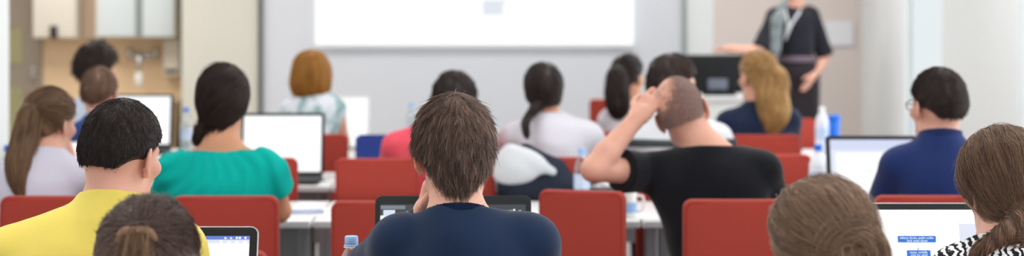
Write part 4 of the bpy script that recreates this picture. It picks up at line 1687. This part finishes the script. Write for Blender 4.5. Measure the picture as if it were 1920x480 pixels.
# ---- 4 the brunette with half-up hair, nearest row
def woman_halfup():
    H = mkhead(279, 366, 188, 3.1, yaw=0, pitch=2, roll=0, t=0.012, hs=0.93)
    NB = H.c + V3(0, -0.055, -0.175)
    j = dict(NB=NB, SL=NB + V3(-0.165, 0.01, -0.065), SR=NB + V3(0.165, 0.01, -0.065), HP=V3(NB[0], 3.0, 0.56))
    sp = dict(label='brown-haired person with half-up hair and beige hair tie, lower left corner', H=H, h=0.006, hc=0.008,
              top=dict(name='blouse', mat=cloth('grey_blouse', (120, 118, 128)), sleeve='long', amp=0.003), **j)

    def hair(root, H, NB, spec):
        # hair pulled up to a twisted half-up section tied at the back of the crown
        cap, gd = hair_base(H, NB, 0.012, (0.9, -0.06), 0.012)
        T0 = H.p(0.0, -0.095, 0.085)

        def flow(P):
            q = H.loc(P)
            v = T0 - P
            v = v / (np.linalg.norm(v, axis=1, keepdims=True) + 1e-6)
            low = np.clip((0.05 - q[:, 2]) / 0.04, 0, 1)[:, None]
            return v * (1 - low) + V3(0, 0, -1) * low
        make_hair(root, HB_BRUN, cap, gd, flow, 0.005, 900, 9, 0.10, rad=0.0006, spread=0.006, lift=0.003, conv=0.3, jit=0.08, wild=0.004)
        tl = Sdf()
        pts = smooth_chain([T0, T0 + V3(0, -0.014, -0.04), T0 + V3(0.002, -0.016, -0.11), T0 + V3(0, -0.01, -0.24)])
        rr = np.interp(np.linspace(0, 1, len(pts)), (0, 0.35, 0.7, 1), (0.016, 0.030, 0.036, 0.022))
        for a, b, ra, rb in zip(pts[:-1], pts[1:], rr[:-1], rr[1:]):
            tl.u(Cone(a, b, ra, rb), 0.006)
        make_hair(root, HB_LIGHT, tl, tl, lambda P: chain_info(P, pts)[1], 0.005, 260, 10, 0.16, rad=0.0007, spread=0.007, lift=0.003, conv=0.4, jit=0.08, name='ponytail')
        long_ = Sdf()
        long_.u(Cone(H.p(-0.04, -0.05, -0.01), H.p(-0.05, -0.06, -0.2), 0.05, 0.03), 0.03)
        long_.u(Cone(H.p(0.04, -0.05, -0.01), H.p(0.05, -0.06, -0.2), 0.05, 0.03), 0.03)
        make_hair(root, HB_BRUN, long_, long_, lambda P: np.tile(V3(0, 0, -1.0), (len(P), 1)), 0.006, 260, 8, 0.15, rad=0.0006, conv=0.3, jit=0.08, name='loose_hair')
        tw = bmesh.new()
        T0_ = H.p(0, -0.112, 0.092)
        for q in (-1, 1):
            pts = smooth_chain([H.p(q * 0.030, -0.104, 0.074), H.p(q * 0.02, -0.110, 0.090), T0_], 6)
            add_tube(tw, pts, [0.008] * len(pts), 10)
        me = bm_obj('twisted_strand', tw, mat('hair_twist', (150, 116, 88), rgb2=(112, 84, 66), vscale=60, stretch=(1, 1, 0.3), rough=0.45), root, smooth=True)
    sp['hair'] = hair
    return person(sp)


woman_halfup()


# ---- 5 the woman with the low bun, nearest row
def woman_bun():
    H = mkhead(1539, 335, 186, 3.1, yaw=8, pitch=-4, roll=-2, t=0.010, hs=0.87)
    NB = H.c + V3(0, -0.055, -0.175)
    j = dict(NB=NB, SL=NB + V3(-0.165, 0.01, -0.065), SR=NB + V3(0.165, 0.01, -0.065), HP=V3(NB[0], 3.0, 0.56))
    sp = dict(label='person with light brown hair in a low bun, bottom right of centre', H=H, h=0.006, hc=0.008,
              top=dict(name='blouse', mat=cloth('cream_blouse', (205, 196, 186)), sleeve='long', amp=0.003), **j)

    def hair(root, H, NB, spec):
        t = 0.017
        cap, gd = hair_base(H, NB, t, (0.85, 0.010), 0.008, (0.001, 0.0, -0.006))
        T0 = H.p(0.026, -0.114, -0.006)
        ax = nrm(H.v(0.1, -1, 0))
        u = nrm(np.cross(ax, V3(0, 0, 1)))
        w = np.cross(ax, u)
        for k in range(14):
            a = 2 * math.pi * k / 14
            b = 2 * math.pi * (k + 1) / 14
            c0 = T0 + (u * math.cos(a) + w * math.sin(a)) * 0.027 + ax * 0.006 * math.sin(2 * a)
            c1 = T0 + (u * math.cos(b) + w * math.sin(b)) * 0.027 + ax * 0.006 * math.sin(2 * b)
            for S in (cap, gd):
                S.u(Cone(c0, c1, 0.021 + 0.003 * math.sin(3 * a), 0.021 + 0.003 * math.sin(3 * b)), 0.004)

        def flow(P):
            q = P - T0
            r = np.linalg.norm(q, axis=1, keepdims=True)
            sw = np.cross(np.tile(ax, (len(P), 1)), q) / (r + 1e-6)
            return np.where(r < 0.062, sw, -q / (r + 1e-6))
        make_hair(root, HB_MID, cap, gd, flow, 0.005, 1100, 10, 0.13, nstep=11, rad=0.0006, spread=0.007, lift=0.002, conv=0.3, jit=0.05, wild=0.004)
        bm = bmesh.new()
        cpt = H.p(0.010, -0.126, 0.024)
        add_tube(bm, [cpt + V3(-0.012, 0, -0.014), cpt + V3(0, -0.008, 0), cpt + V3(0.012, 0, 0.014)], [0.003, 0.006, 0.003], 10)
        bm_obj('hair_clip', bm, TIE_GOLD, root, smooth=True)
    sp['hair'] = hair
    return person(sp)


woman_bun()


# ---- 6 the woman with the long brown ponytail (left)
def woman_ponytail_left():
    H = mkhead(95, 165, 84, 6.1, yaw=-26, pitch=-6, roll=2, t=0.008, hs=0.86)
    j = joints(6.08, (84, 288), (8, 340), (140, 332), nd=-0.03, sd=-0.04)
    E = at(146, 356, 6.22)
    W = at(122, 284, 6.25)
    sp = dict(label='woman in a pale lilac top, long brown ponytail, resting chin on hand, far left', H=H, h=0.006, hc=0.007, armR=(E, W, V3(-0.25, -0.02, 1), V3(-0.9, -0.3, 0), 0.6),
              top=dict(name='t_shirt', mat=cloth('pale_lilac_cotton', (206, 202, 218)), sleeve='short', loose=0.008, amp=0.004), **j)
    sp['hair'] = hair_tail(HB_LIGHT, (-0.012, -0.105, 0.04), [(0.0, -0.03, -0.012), (-0.008, -0.05, -0.08), (-0.018, -0.075, -0.15), (-0.012, -0.09, -0.215), (0.008, -0.095, -0.27)], (0.017, 0.026, 0.035, 0.036, 0.024, 0.006), t=0.009, nclump=700, per=8, h=0.0055, rad=0.0009, band=HAIRTIE, length=0.15)
    return person(sp)


woman_ponytail_left()


# ---- 7 the woman in teal
def woman_teal():
    H = mkhead(418, 118, 95, 6.12, yaw=4, pitch=3, roll=2, t=0.012, hs=0.90)
    j = joints(6.1, (416, 266), (326, 322), (506, 322), nd=-0.03, sd=-0.03)

    def gather(P, NB):
        q = P - NB.astype(F32)
        ang = np.arctan2(q[..., 0], -q[..., 2] + 0.12)
        r = np.linalg.norm(q, axis=-1)
        return (F32(0.0035) * np.sin(ang * 34.0 + 3 * np.sin(r * 30)) * np.exp(-((r - 0.19) / 0.09) ** 2)).astype(F32)
    E = at(524, 395, 6.14)
    W = at(520, 455, 6.40)
    W[2] = 0.80
    sp = dict(label='woman in a teal blouse with a dark side braid', H=H, h=0.0055, hc=0.006, skin=SKIN_T,
              armR=(E, W, V3(-0.2, 1, 0), V3(0, 0, -1), 0.3),
              top=dict(name='blouse', mat=cloth('teal_silk', (8, 172, 162), bump=0.1, var=0.12, sheen=0.0), sleeve='short', slen=0.5, loose=0.014, open=(0.09, 0.11, 0.045), nup=0.02, cutbox=(1.43 - (281 - HY) / FPX * 6.05, 0.118), amp=0.008, freq=26.0, seed=5, g=0.013, fold=gather), **j)

    def hair(root, H, NB, spec):
        cap, gd = hair_base(H, NB, 0.013, (0.72, 0.0, 0.1), 0.006)
        for S in (cap, gd):
            S.u(H.ell((0.0, -0.06, -0.035), (0.058, 0.045, 0.042)), 0.03)
            T0 = H.p(-0.050, -0.062, -0.068)
            pts = smooth_chain([T0, T0 + V3(-0.02, 0.0, -0.03), T0 + V3(-0.026, 0.01, -0.06)], 3)
            for i, (a, b) in enumerate(zip(pts[:-1], pts[1:])):
                S.u(Cone(a, b, 0.016 + 0.004 * (i % 2), 0.012 + 0.003 * (i % 2)), 0.003)

        def flow(P):
            v = T0 - P
            n = np.linalg.norm(v, axis=1, keepdims=True)
            return np.where((n < 0.02) | (P[:, 2:3] < T0[2]), V3(-0.3, 0.1, -1.0), v / (n + 1e-6))
        make_hair(root, HB_DARK, cap, gd, flow, 0.0055, 600, 9, 0.11, nstep=9, rad=0.0008, conv=0.3, jit=0.08, lift=0.002, rag=0.4, limit=lambda P: np.where(np.linalg.norm(P - T0, axis=-1) < 0.075, -1.0, cap.over(P)))
    sp['hair'] = hair
    return person(sp)


woman_teal()


# ---- 8 the man with the shaved head, hand on his temple
def man_shaved():
    H = mkhead(1283, 153, 92, 6.14, yaw=-12, pitch=-4, roll=-20, t=0.001, hs=0.97)
    H.c = at(1280, 213, 6.16)
    NB = at(1332, 283, 6.11)
    SL, SR = at(1219, 322, 6.14), at(1430, 318, 6.10)
    E, W = at(1112, 318, 5.99), at(1194, 222, 6.10)
    sp = dict(label='man with a shaved head in a black T-shirt, hand on his temple', H=H, NB=NB, SL=SL, SR=SR, HP=V3(px(1365, 6.05), 6.06, 0.578), h=0.005, hc=0.006,
              armL=(E, W, at(1232, 176, 6.15) - W, V3(0.5, 0.9, -0.3), 0.28), hsideL=1, ts=1.04,
              top=dict(name='t_shirt', mat=cloth('black_cotton', (19, 20, 27), bump=0.15), sleeve='short', slen=0.52, loose=0.016, amp=0.005, freq=24.0, seed=14, level=True, nup=0.014, g=0.013), **{})

    def hair(root, H, NB, spec):
        cap, gd = hair_base(H, NB, 0.002, (0.55, -0.018), 0.0)
        # cropped stubble that thins out towards the bald patch
        V, Q = cap.mesh(0.004)
        patch = H.ell((-0.045, -0.05, 0.085), (0.056, 0.08, 0.08))
        pd_ = patch(V.astype(F32))
        ok = np.argwhere((np.abs(gd(V)) < 0.004) & (cap.over(V) < -0.003) & (rng.uniform(size=len(V)) < np.clip(0.35 + pd_ / 0.03, 0.03, 1)))[:, 0]
        nS = 22000
        P0 = V[rng.choice(ok, nS)] + rng.normal(size=(nS, 3)) * 0.002
        G, Nn = trace(gd, P0, flow_from(H, (0, -0.04, 0.13), 0.5), 2, np.full(nS, 0.0026), -0.0004, np.full(nS, 0.0012))
        sv, sq, t2 = tubes(G, Nn, np.full(nS, 0.00048), np.clip(rng.normal(0.5, 0.25, nS), 0, 1))
        link_mesh('hair', np_mesh('hair', sv, sq, attrs={'tint': t2}), HB_STUB, root)
    sp['hair'] = hair
    return person(sp)


man_shaved()


# ---- 9 the man in the navy polo (right)
def man_polo():
    H = mkhead(1757, 125, 103, 6.12, yaw=18, pitch=0, roll=0, t=0.010, hs=0.965)
    j = joints(6.1, (1764, 264), (1684, 312), (1846, 312), nd=-0.02, sd=-0.02)
    sp = dict(label='man with short dark hair and glasses in a navy polo shirt, right of centre', H=H, h=0.0055, hc=0.006,
              top=dict(name='polo_shirt', mat=cloth('navy_pique', (32, 48, 98)), sleeve='short', slen=0.75, loose=0.012, amp=0.004, freq=22.0, seed=31, g=0.012,
                       nup=0.028, collar=(cloth('navy_collar', (30, 42, 84)), 0.034, 0.003)), **j)
    sp['hair'] = hair_short(HB_DARK, t=0.009, cut=crop_line(-0.030), nclump=1000, per=8, length=0.03, h=0.005, rad=0.0007, lift=0.0025, jit=0.3, wild=0.002, rag=0.4)

    def extra(root, H, NB, SL, SR, HP, org, topo):
        bm = bmesh.new()
        for q in (-1, 1):
            add_tube(bm, [H.p(q * 0.033 + 0.024 * math.cos(a), 0.103, 0.004 + 0.018 * math.sin(a)) for a in np.linspace(0, 2 * math.pi, 20, endpoint=False)], 0.0016, 6, closed=True)
            add_tube(bm, [H.p(q * 0.057, 0.102, 0.008), H.p(q * 0.072, 0.07, 0.010), H.p(q * 0.08, -0.005, 0.012), H.p(q * 0.08, -0.03, -0.01)], 0.0016, 6)
        add_tube(bm, [H.p(-0.009, 0.104, 0.006), H.p(0, 0.108, 0.009), H.p(0.009, 0.104, 0.006)], 0.0016, 6)
        bm_obj('glasses', bm, M_DARK, root, smooth=True)
    sp['extra'] = extra
    return person(sp)


man_polo()

# ---- middle rows
def simple(label, head, j, top, hair, skin=SKIN, h=0.0075, **kw):
    sp = dict(label=label, H=head, h=h, hc=h, skin=skin, top=top, hair=hair, **j)
    sp.update(kw)
    return person(sp)


simple('man in a pink top with short black hair, left behind the navy sweater', mkhead(853, 132, 84, 7.72, yaw=-6, t=0.014, hs=0.98), joints(7.7, (838, 222), (744, 276), (893, 272), nd=-0.02, sd=-0.02),
       dict(name='pink_top', mat=cloth('coral_pink_cotton', (226, 84, 100)), sleeve='short', slen=0.8, loose=0.014, amp=0.004, g=0.012),
       hair_short(HB_BLACK, t=0.015, nclump=400, per=6, length=0.045, h=0.007, rad=0.0014, cut=(0.55, 0.010)))

simple('woman in a loose white shirt with a small dark ponytail', mkhead(1019, 117, 64, 7.80, yaw=3, pitch=-4, t=0.007, hs=0.87), joints(7.78, (1022, 215), (970, 262), (1100, 262), nd=0.0, sd=-0.02),
       dict(name='white_shirt', mat=cloth('white_cotton', (206, 204, 214)), sleeve='long', loose=0.016, amp=0.005, g=0.02),
       hair_tail(HB_BLACK, (-0.02, -0.085, -0.06), [(-0.03, -0.03, -0.03), (-0.060, -0.10, -0.07), (-0.056, -0.135, -0.12)], (0.018, 0.013, 0.012, 0.006), t=0.009, nclump=350, per=5, h=0.007, rad=0.0014, cut=(0.75, -0.02), loose=0.002), skin=SKIN_T, ts=1.1)

band = cloth('white_shirt_cotton', (208, 210, 216))


def man_band():
    def extra(root, H, NB, SL, SR, HP, org, topo):
        mid = (SL + SR) / 2
        S = Sdf()
        X = nrm(SR - SL)
        U = nrm(mid - HP)
        Y = np.cross(U, X)
        R = np.stack([X, Y, U], 1)
        sw = np.linalg.norm(SR - SL) / 2
        for p in (Ell(lerp(HP, mid, 0.64), V3(sw * 0.86, 0.112, 0.22) + 0.021, R), Ell(lerp(HP, mid, 0.86) - Y * 0.012, V3(sw * 0.98, 0.092, 0.125) + 0.021, R)):
            S.u(p, 0.04)
        for s_ in (SL, SR):
            S.u(Cone(s_, lerp(s_, lerp(HP, mid, 0.8), 0.35), 0.078, 0.083), 0.04)
        zc = NB[2] - 0.115
        S.fn(lambda P, D: np.maximum(D, np.abs(P[..., 2] - zc) - 0.015))
        sdf_obj('dark_band', S, 0.007, mat('charcoal_band', (62, 70, 74), rough=0.9), topo)
    simple('dark-haired man in a white shirt with a dark band, face turned right', mkhead(1263, 100, 84, 7.74, yaw=-48, t=0.012, hs=0.98), joints(7.7, (1268, 212), (1196, 264), (1346, 260), nd=-0.02, sd=-0.02),
           dict(name='banded_shirt', mat=band, sleeve='short', slen=0.8, loose=0.016, amp=0.003, g=0.014), hair_short(HB_DARK, t=0.014, nclump=400, per=6, length=0.04, h=0.007, rad=0.0014, cut=(0.55, 0.010)), extra=extra)


man_band()

simple('person with short light brown hair behind the yellow T-shirt', mkhead(187, 125, 70, 7.72, yaw=-3, t=0.007, hs=0.84), joints(7.7, (190, 218), (152, 256), (232, 256), nd=-0.02, sd=-0.02),
       dict(name='blue_top', mat=cloth('navy_blue_cotton', (36, 62, 120)), sleeve='short', amp=0.003), hair_short(hairm('hair_cropped_brown', (82, 58, 46), (136, 102, 82)), t=0.008, nclump=400, per=6, length=0.025, h=0.007, rad=0.0012, cut=(0.55, 0.010), lift=0.002), h=0.007)

# ---- far rows
simple('person with curly dark hair in a light blue shirt, far left', mkhead(183, 78, 75, 9.2, yaw=-20, t=0.020, hs=0.98), joints(9.2, (183, 172), (143, 212), (232, 212), nd=-0.02, sd=-0.02),
       dict(name='light_blue_shirt', mat=cloth('light_blue_cotton', (206, 216, 234)), sleeve='long', loose=0.01, amp=0.004),
       hair_short(HB_DARK, t=0.021, nclump=450, per=6, length=0.05, h=0.008, rad=0.0018, lift=0.010, jit=0.7, wild=0.012, cut=(0.55, 0.010)), h=0.008)


def hair_bob(root, H, NB, spec):
    cap, gd = Sdf(), Sdf()
    for S in (cap, gd):
        S.u(Ell(H.p(0, -0.012, 0.035), V3(0.075, 0.098, 0.09) * H.s + 0.020, H.R), 0.01)
        S.u(Ell(H.p(0, -0.03, -0.03), V3(0.098, 0.086, 0.085), H.R), 0.03)
    Hc, HR, Hs = H.c.astype(F32), H.R.astype(F32), H.s

    def cut(P, D):
        q = (P - Hc) @ HR / Hs
        fr = np.maximum(q[..., 1] - 0.02, 0) * 2.0
        return np.maximum(D, np.maximum((-0.085 - q[..., 2]) * Hs, (np.minimum(q[..., 1] - 0.03, 0.075 - q[..., 2])) * Hs))
    cap.fn(cut)
    make_hair(root, HB_GING, cap, gd, flow_from(H, (0.0, -0.01, 0.14), 0.6), 0.007, 500, 7, 0.12, rad=0.0015, lift=0.003, conv=0.3, jit=0.08)


flor = ramp_pattern('floral_print', [(0.0, (116, 150, 150)), (0.40, (150, 180, 182)), (0.50, (226, 232, 240)), (0.62, (232, 236, 244)), (0.72, (226, 170, 186)), (1.0, (214, 120, 140))], 11, (1, 1, 0.8), detail=2)
Ef, Wf = at(641, 262, 9.34), at(640, 278, 9.58)
Wf[2] = 0.80
simple('woman with a ginger bob in a sleeveless floral top', mkhead(585, 93, 86, 9.3, yaw=-12, t=0.022, ttop=0.020, hs=0.93), joints(9.3, (588, 172), (545, 208), (630, 206), nd=-0.02, sd=-0.02),
       dict(name='floral_top', mat=flor, sleeve='none', amp=0.003, g=0.012), hair_bob, h=0.007, armR=(Ef, Wf, V3(-0.3, 1, 0), V3(0, 0, -1), 0.3))

simple('woman with a long straight dark ponytail in a white top', mkhead(1178, 103, 54, 9.5, yaw=-34, pitch=-2, t=0.006, hs=0.87), joints(9.5, (1182, 192), (1143, 226), (1216, 226), nd=-0.02, sd=-0.02),
       dict(name='white_top', mat=cloth('white_jersey', (210, 206, 214)), sleeve='short', amp=0.003),
       hair_tail(HB_BLACK, (0.0, -0.105, 0.045), [(-0.012, -0.04, -0.03), (-0.012, -0.05, -0.10), (-0.006, -0.04, -0.17), (0.002, -0.03, -0.215)], (0.025, 0.046, 0.058, 0.056, 0.025), t=0.010, nclump=350, per=6, h=0.007, rad=0.0015, band=HAIRTIE), skin=SKIN_T, h=0.007)

simple('blonde woman with a wavy ponytail in dark clothes', mkhead(1420, 95, 72, 9.2, yaw=26, pitch=-2, t=0.010, hs=0.98), joints(9.2, (1424, 192), (1366, 230), (1480, 226), nd=-0.02, sd=-0.02),
       dict(name='dark_top', mat=cloth('dark_navy_cotton', (30, 40, 66)), sleeve='long', amp=0.003),
       hair_tail(HB_BLOND, (0.01, -0.105, 0.03), [(0.01, -0.03, -0.03), (0.0, -0.045, -0.11), (0.012, -0.045, -0.19), (-0.005, -0.04, -0.27)], (0.03, 0.062, 0.075, 0.070, 0.03), t=0.012, nclump=450, per=7, h=0.007, rad=0.0016, curl=0.5, band=TIE_BEIGE), h=0.007)


# ---- the presenter
def presenter():
    d = 13.8
    NB = at(1490, 4, d)
    H = Head(NB + V3(-0.015, -0.05, 0.165), rotm(146, 0, 0), 0.93)
    SL, SR = at(1452, 30, d - 0.03), at(1522, 28, d + 0.02)
    HP = at(1494, 130, d)
    EL, WL = at(1425, 96, d - 0.16), at(1372, 92, d - 0.30)
    ER, WR = at(1547, 108, d + 0.06), at(1524, 142, d - 0.10)
    sp = dict(label='presenter standing in a dark top and skirt, pointing left, hand on hip', H=H, NB=NB, SL=SL, SR=SR, HP=HP, stand=True, face=-1, h=0.007, hc=0.007, ts=0.95,
              armL=(EL, WL, V3(-1, -0.35, 0.05), V3(0.1, -0.3, -1), 0.25), armR=(ER, WR, V3(-0.5, -0.5, -0.75), V3(-0.75, 0.3, 0.2), 0.3),
              skirt=cloth('black_skirt_cloth', (44, 38, 42)),
              top=dict(name='dark_top', mat=cloth('black_jersey', (34, 34, 42)), sleeve='short', slen=0.95, loose=0.016, amp=0.003, g=0.012, hem=-0.02, open=(0.09, 0.11, 0.06), nup=0.0),
              hair=hair_short(HB_BRUN, t=0.016, nclump=250, per=5, length=0.12, h=0.008, rad=0.002, cut=(0.8, -0.03)))

    def extra(root, H, NB, SL, SR, HP, org, topo):
        # lanyard: a pale ribbon round the neck with a card
        bm = bmesh.new()
        y = NB[1] - 0.135
        add_tube(bm, [NB + V3(-0.075, 0.0, -0.005), V3(NB[0] - 0.085, y + 0.03, NB[2] - 0.06), V3(NB[0] - 0.065, y - 0.005, NB[2] - 0.16), V3(NB[0] - 0.09, y - 0.01, NB[2] - 0.27)], 0.009, 8)
        add_tube(bm, [NB + V3(0.05, 0.0, -0.005), V3(NB[0] + 0.02, y + 0.03, NB[2] - 0.07), V3(NB[0] - 0.045, y - 0.005, NB[2] - 0.16), V3(NB[0] - 0.09, y - 0.01, NB[2] - 0.27)], 0.009, 8)
        bm_obj('lanyard', bm, mat('lanyard_pale', (206, 208, 210), rough=0.6), root, smooth=True)
        # patterned scarf hanging at one side
        S = Sdf()
        S.u(Cone(NB + V3(-0.07, -0.02, 0.0), V3(SL[0] + 0.01, y + 0.0, SL[2] - 0.02), 0.03, 0.04), 0.03)
        S.u(Cone(V3(SL[0] + 0.01, y + 0.0, SL[2] - 0.02), V3(SL[0] - 0.02, y - 0.01, SL[2] - 0.24), 0.042, 0.05), 0.03)
        S.fn(lambda P, D: D + F32(0.005) * folds(P, 44, 40.0))
        sdf_obj('scarf', S, 0.007, ramp_pattern('grey_scarf_print', [(0.0, (58, 66, 70)), (0.5, (120, 128, 130)), (1.0, (190, 196, 198))], 26, kind='noise'), root)
        B = Sdf()
        B.u(Ell(V3(HP[0], HP[1], HP[2] + 0.075), V3(np.linalg.norm(SR - SL) / 2 * 0.80 + 0.035, 0.135, 0.12)), 0.02)
        zb = HP[2] + 0.075
        B.fn(lambda P, D: np.maximum(D, np.abs(P[..., 2] - zb) - 0.02))
        sdf_obj('belt', B, 0.006, mat('mauve_belt', (112, 96, 108), rough=0.6), root)
    sp['extra'] = extra
    return person(sp)


presenter()

# ================================================================== LIGHT AND CAMERA
w = bpy.data.worlds.new('daylight')
SC.world = w
w.use_nodes = True
bg = w.node_tree.nodes['Background']
bg.inputs['Color'].default_value = (0.93, 0.97, 1.0, 1)
bg.inputs['Strength'].default_value = 1.5


def area(name, loc, size, sy, power, rot=(0, 0, 0), col=(1, 1, 1)):
    L = bpy.data.lights.new(name, 'AREA')
    L.shape = 'RECTANGLE'
    L.size, L.size_y = size, sy
    L.energy = power
    L.color = col
    o = bpy.data.objects.new(name, L)
    C.objects.link(o)
    o.location = loc
    o.rotation_euler = rot
    return o


E_LAMP = emis('lamp_diffuser', (255, 252, 246), 3.0)
k = 0
for y in (1.2, 4.2, 7.2, 10.2, 13.2):
    for x in (-1.3, 1.3):
        lp = thing('ceiling_lamp', 'flat white rectangular ceiling lamp above the seminar room', 'lamp', (x, y, HC_), 0, 'ceiling lamps')
        boxo('housing', (0, 0, -0.03), (1.25, 0.32, 0.06), M_PLAST, lp, bev=0.006)
        boxo('diffuser', (0, 0, -0.062), (1.18, 0.26, 0.006), E_LAMP, lp)
        area('ceiling_lamp_light', (x, y, HC_ - 0.08), 1.2, 0.3, 44 if y > 12 and x > 0 else 34, (0, 0, 0), (1.0, 0.97, 0.93))
for (a, b), p in zip(wins, (26, 40, 45, 45)):
    area('window_daylight', (XR + 0.02, (a + b) / 2, 1.55), b - a - 0.1, 2.1, p, (math.radians(90), 0, math.radians(90)), (0.93, 0.97, 1.0))
area('niche_fill_light', (-3.6, 13.6, HC_ - 0.1), 1.2, 1.2, 75, (0, 0, 0), (1.0, 0.96, 0.90))  # added fill that brightens the niche; no lamp hangs there

cam = bpy.data.cameras.new('camera')
co = bpy.data.objects.new('camera', cam)
C.objects.link(co)
co.location = (0, 0, CAMZ)
co.rotation_euler = (math.radians(90), 0, 0)
cam.sensor_fit = 'HORIZONTAL'
cam.sensor_width = 36.0
cam.lens = 36.0 * FPX / 1920.0
cam.shift_y = -(240 - HY) / 1920.0
cam.clip_start = 0.05
cam.clip_end = 100
cam.dof.use_dof = True
cam.dof.focus_distance = 3.93
cam.dof.aperture_fstop = 3.2
SC.camera = co

SC.view_settings.view_transform = 'Standard'
SC.view_settings.look = 'None'
SC.view_settings.gamma = 1.0
SC.view_settings.use_curve_mapping = False
SC.view_settings.exposure = -0.6
SC.cycles.use_denoising = True
SC.cycles.max_bounces = 6
SC.cycles.diffuse_bounces = 4
SC.cycles.transparent_max_bounces = 8
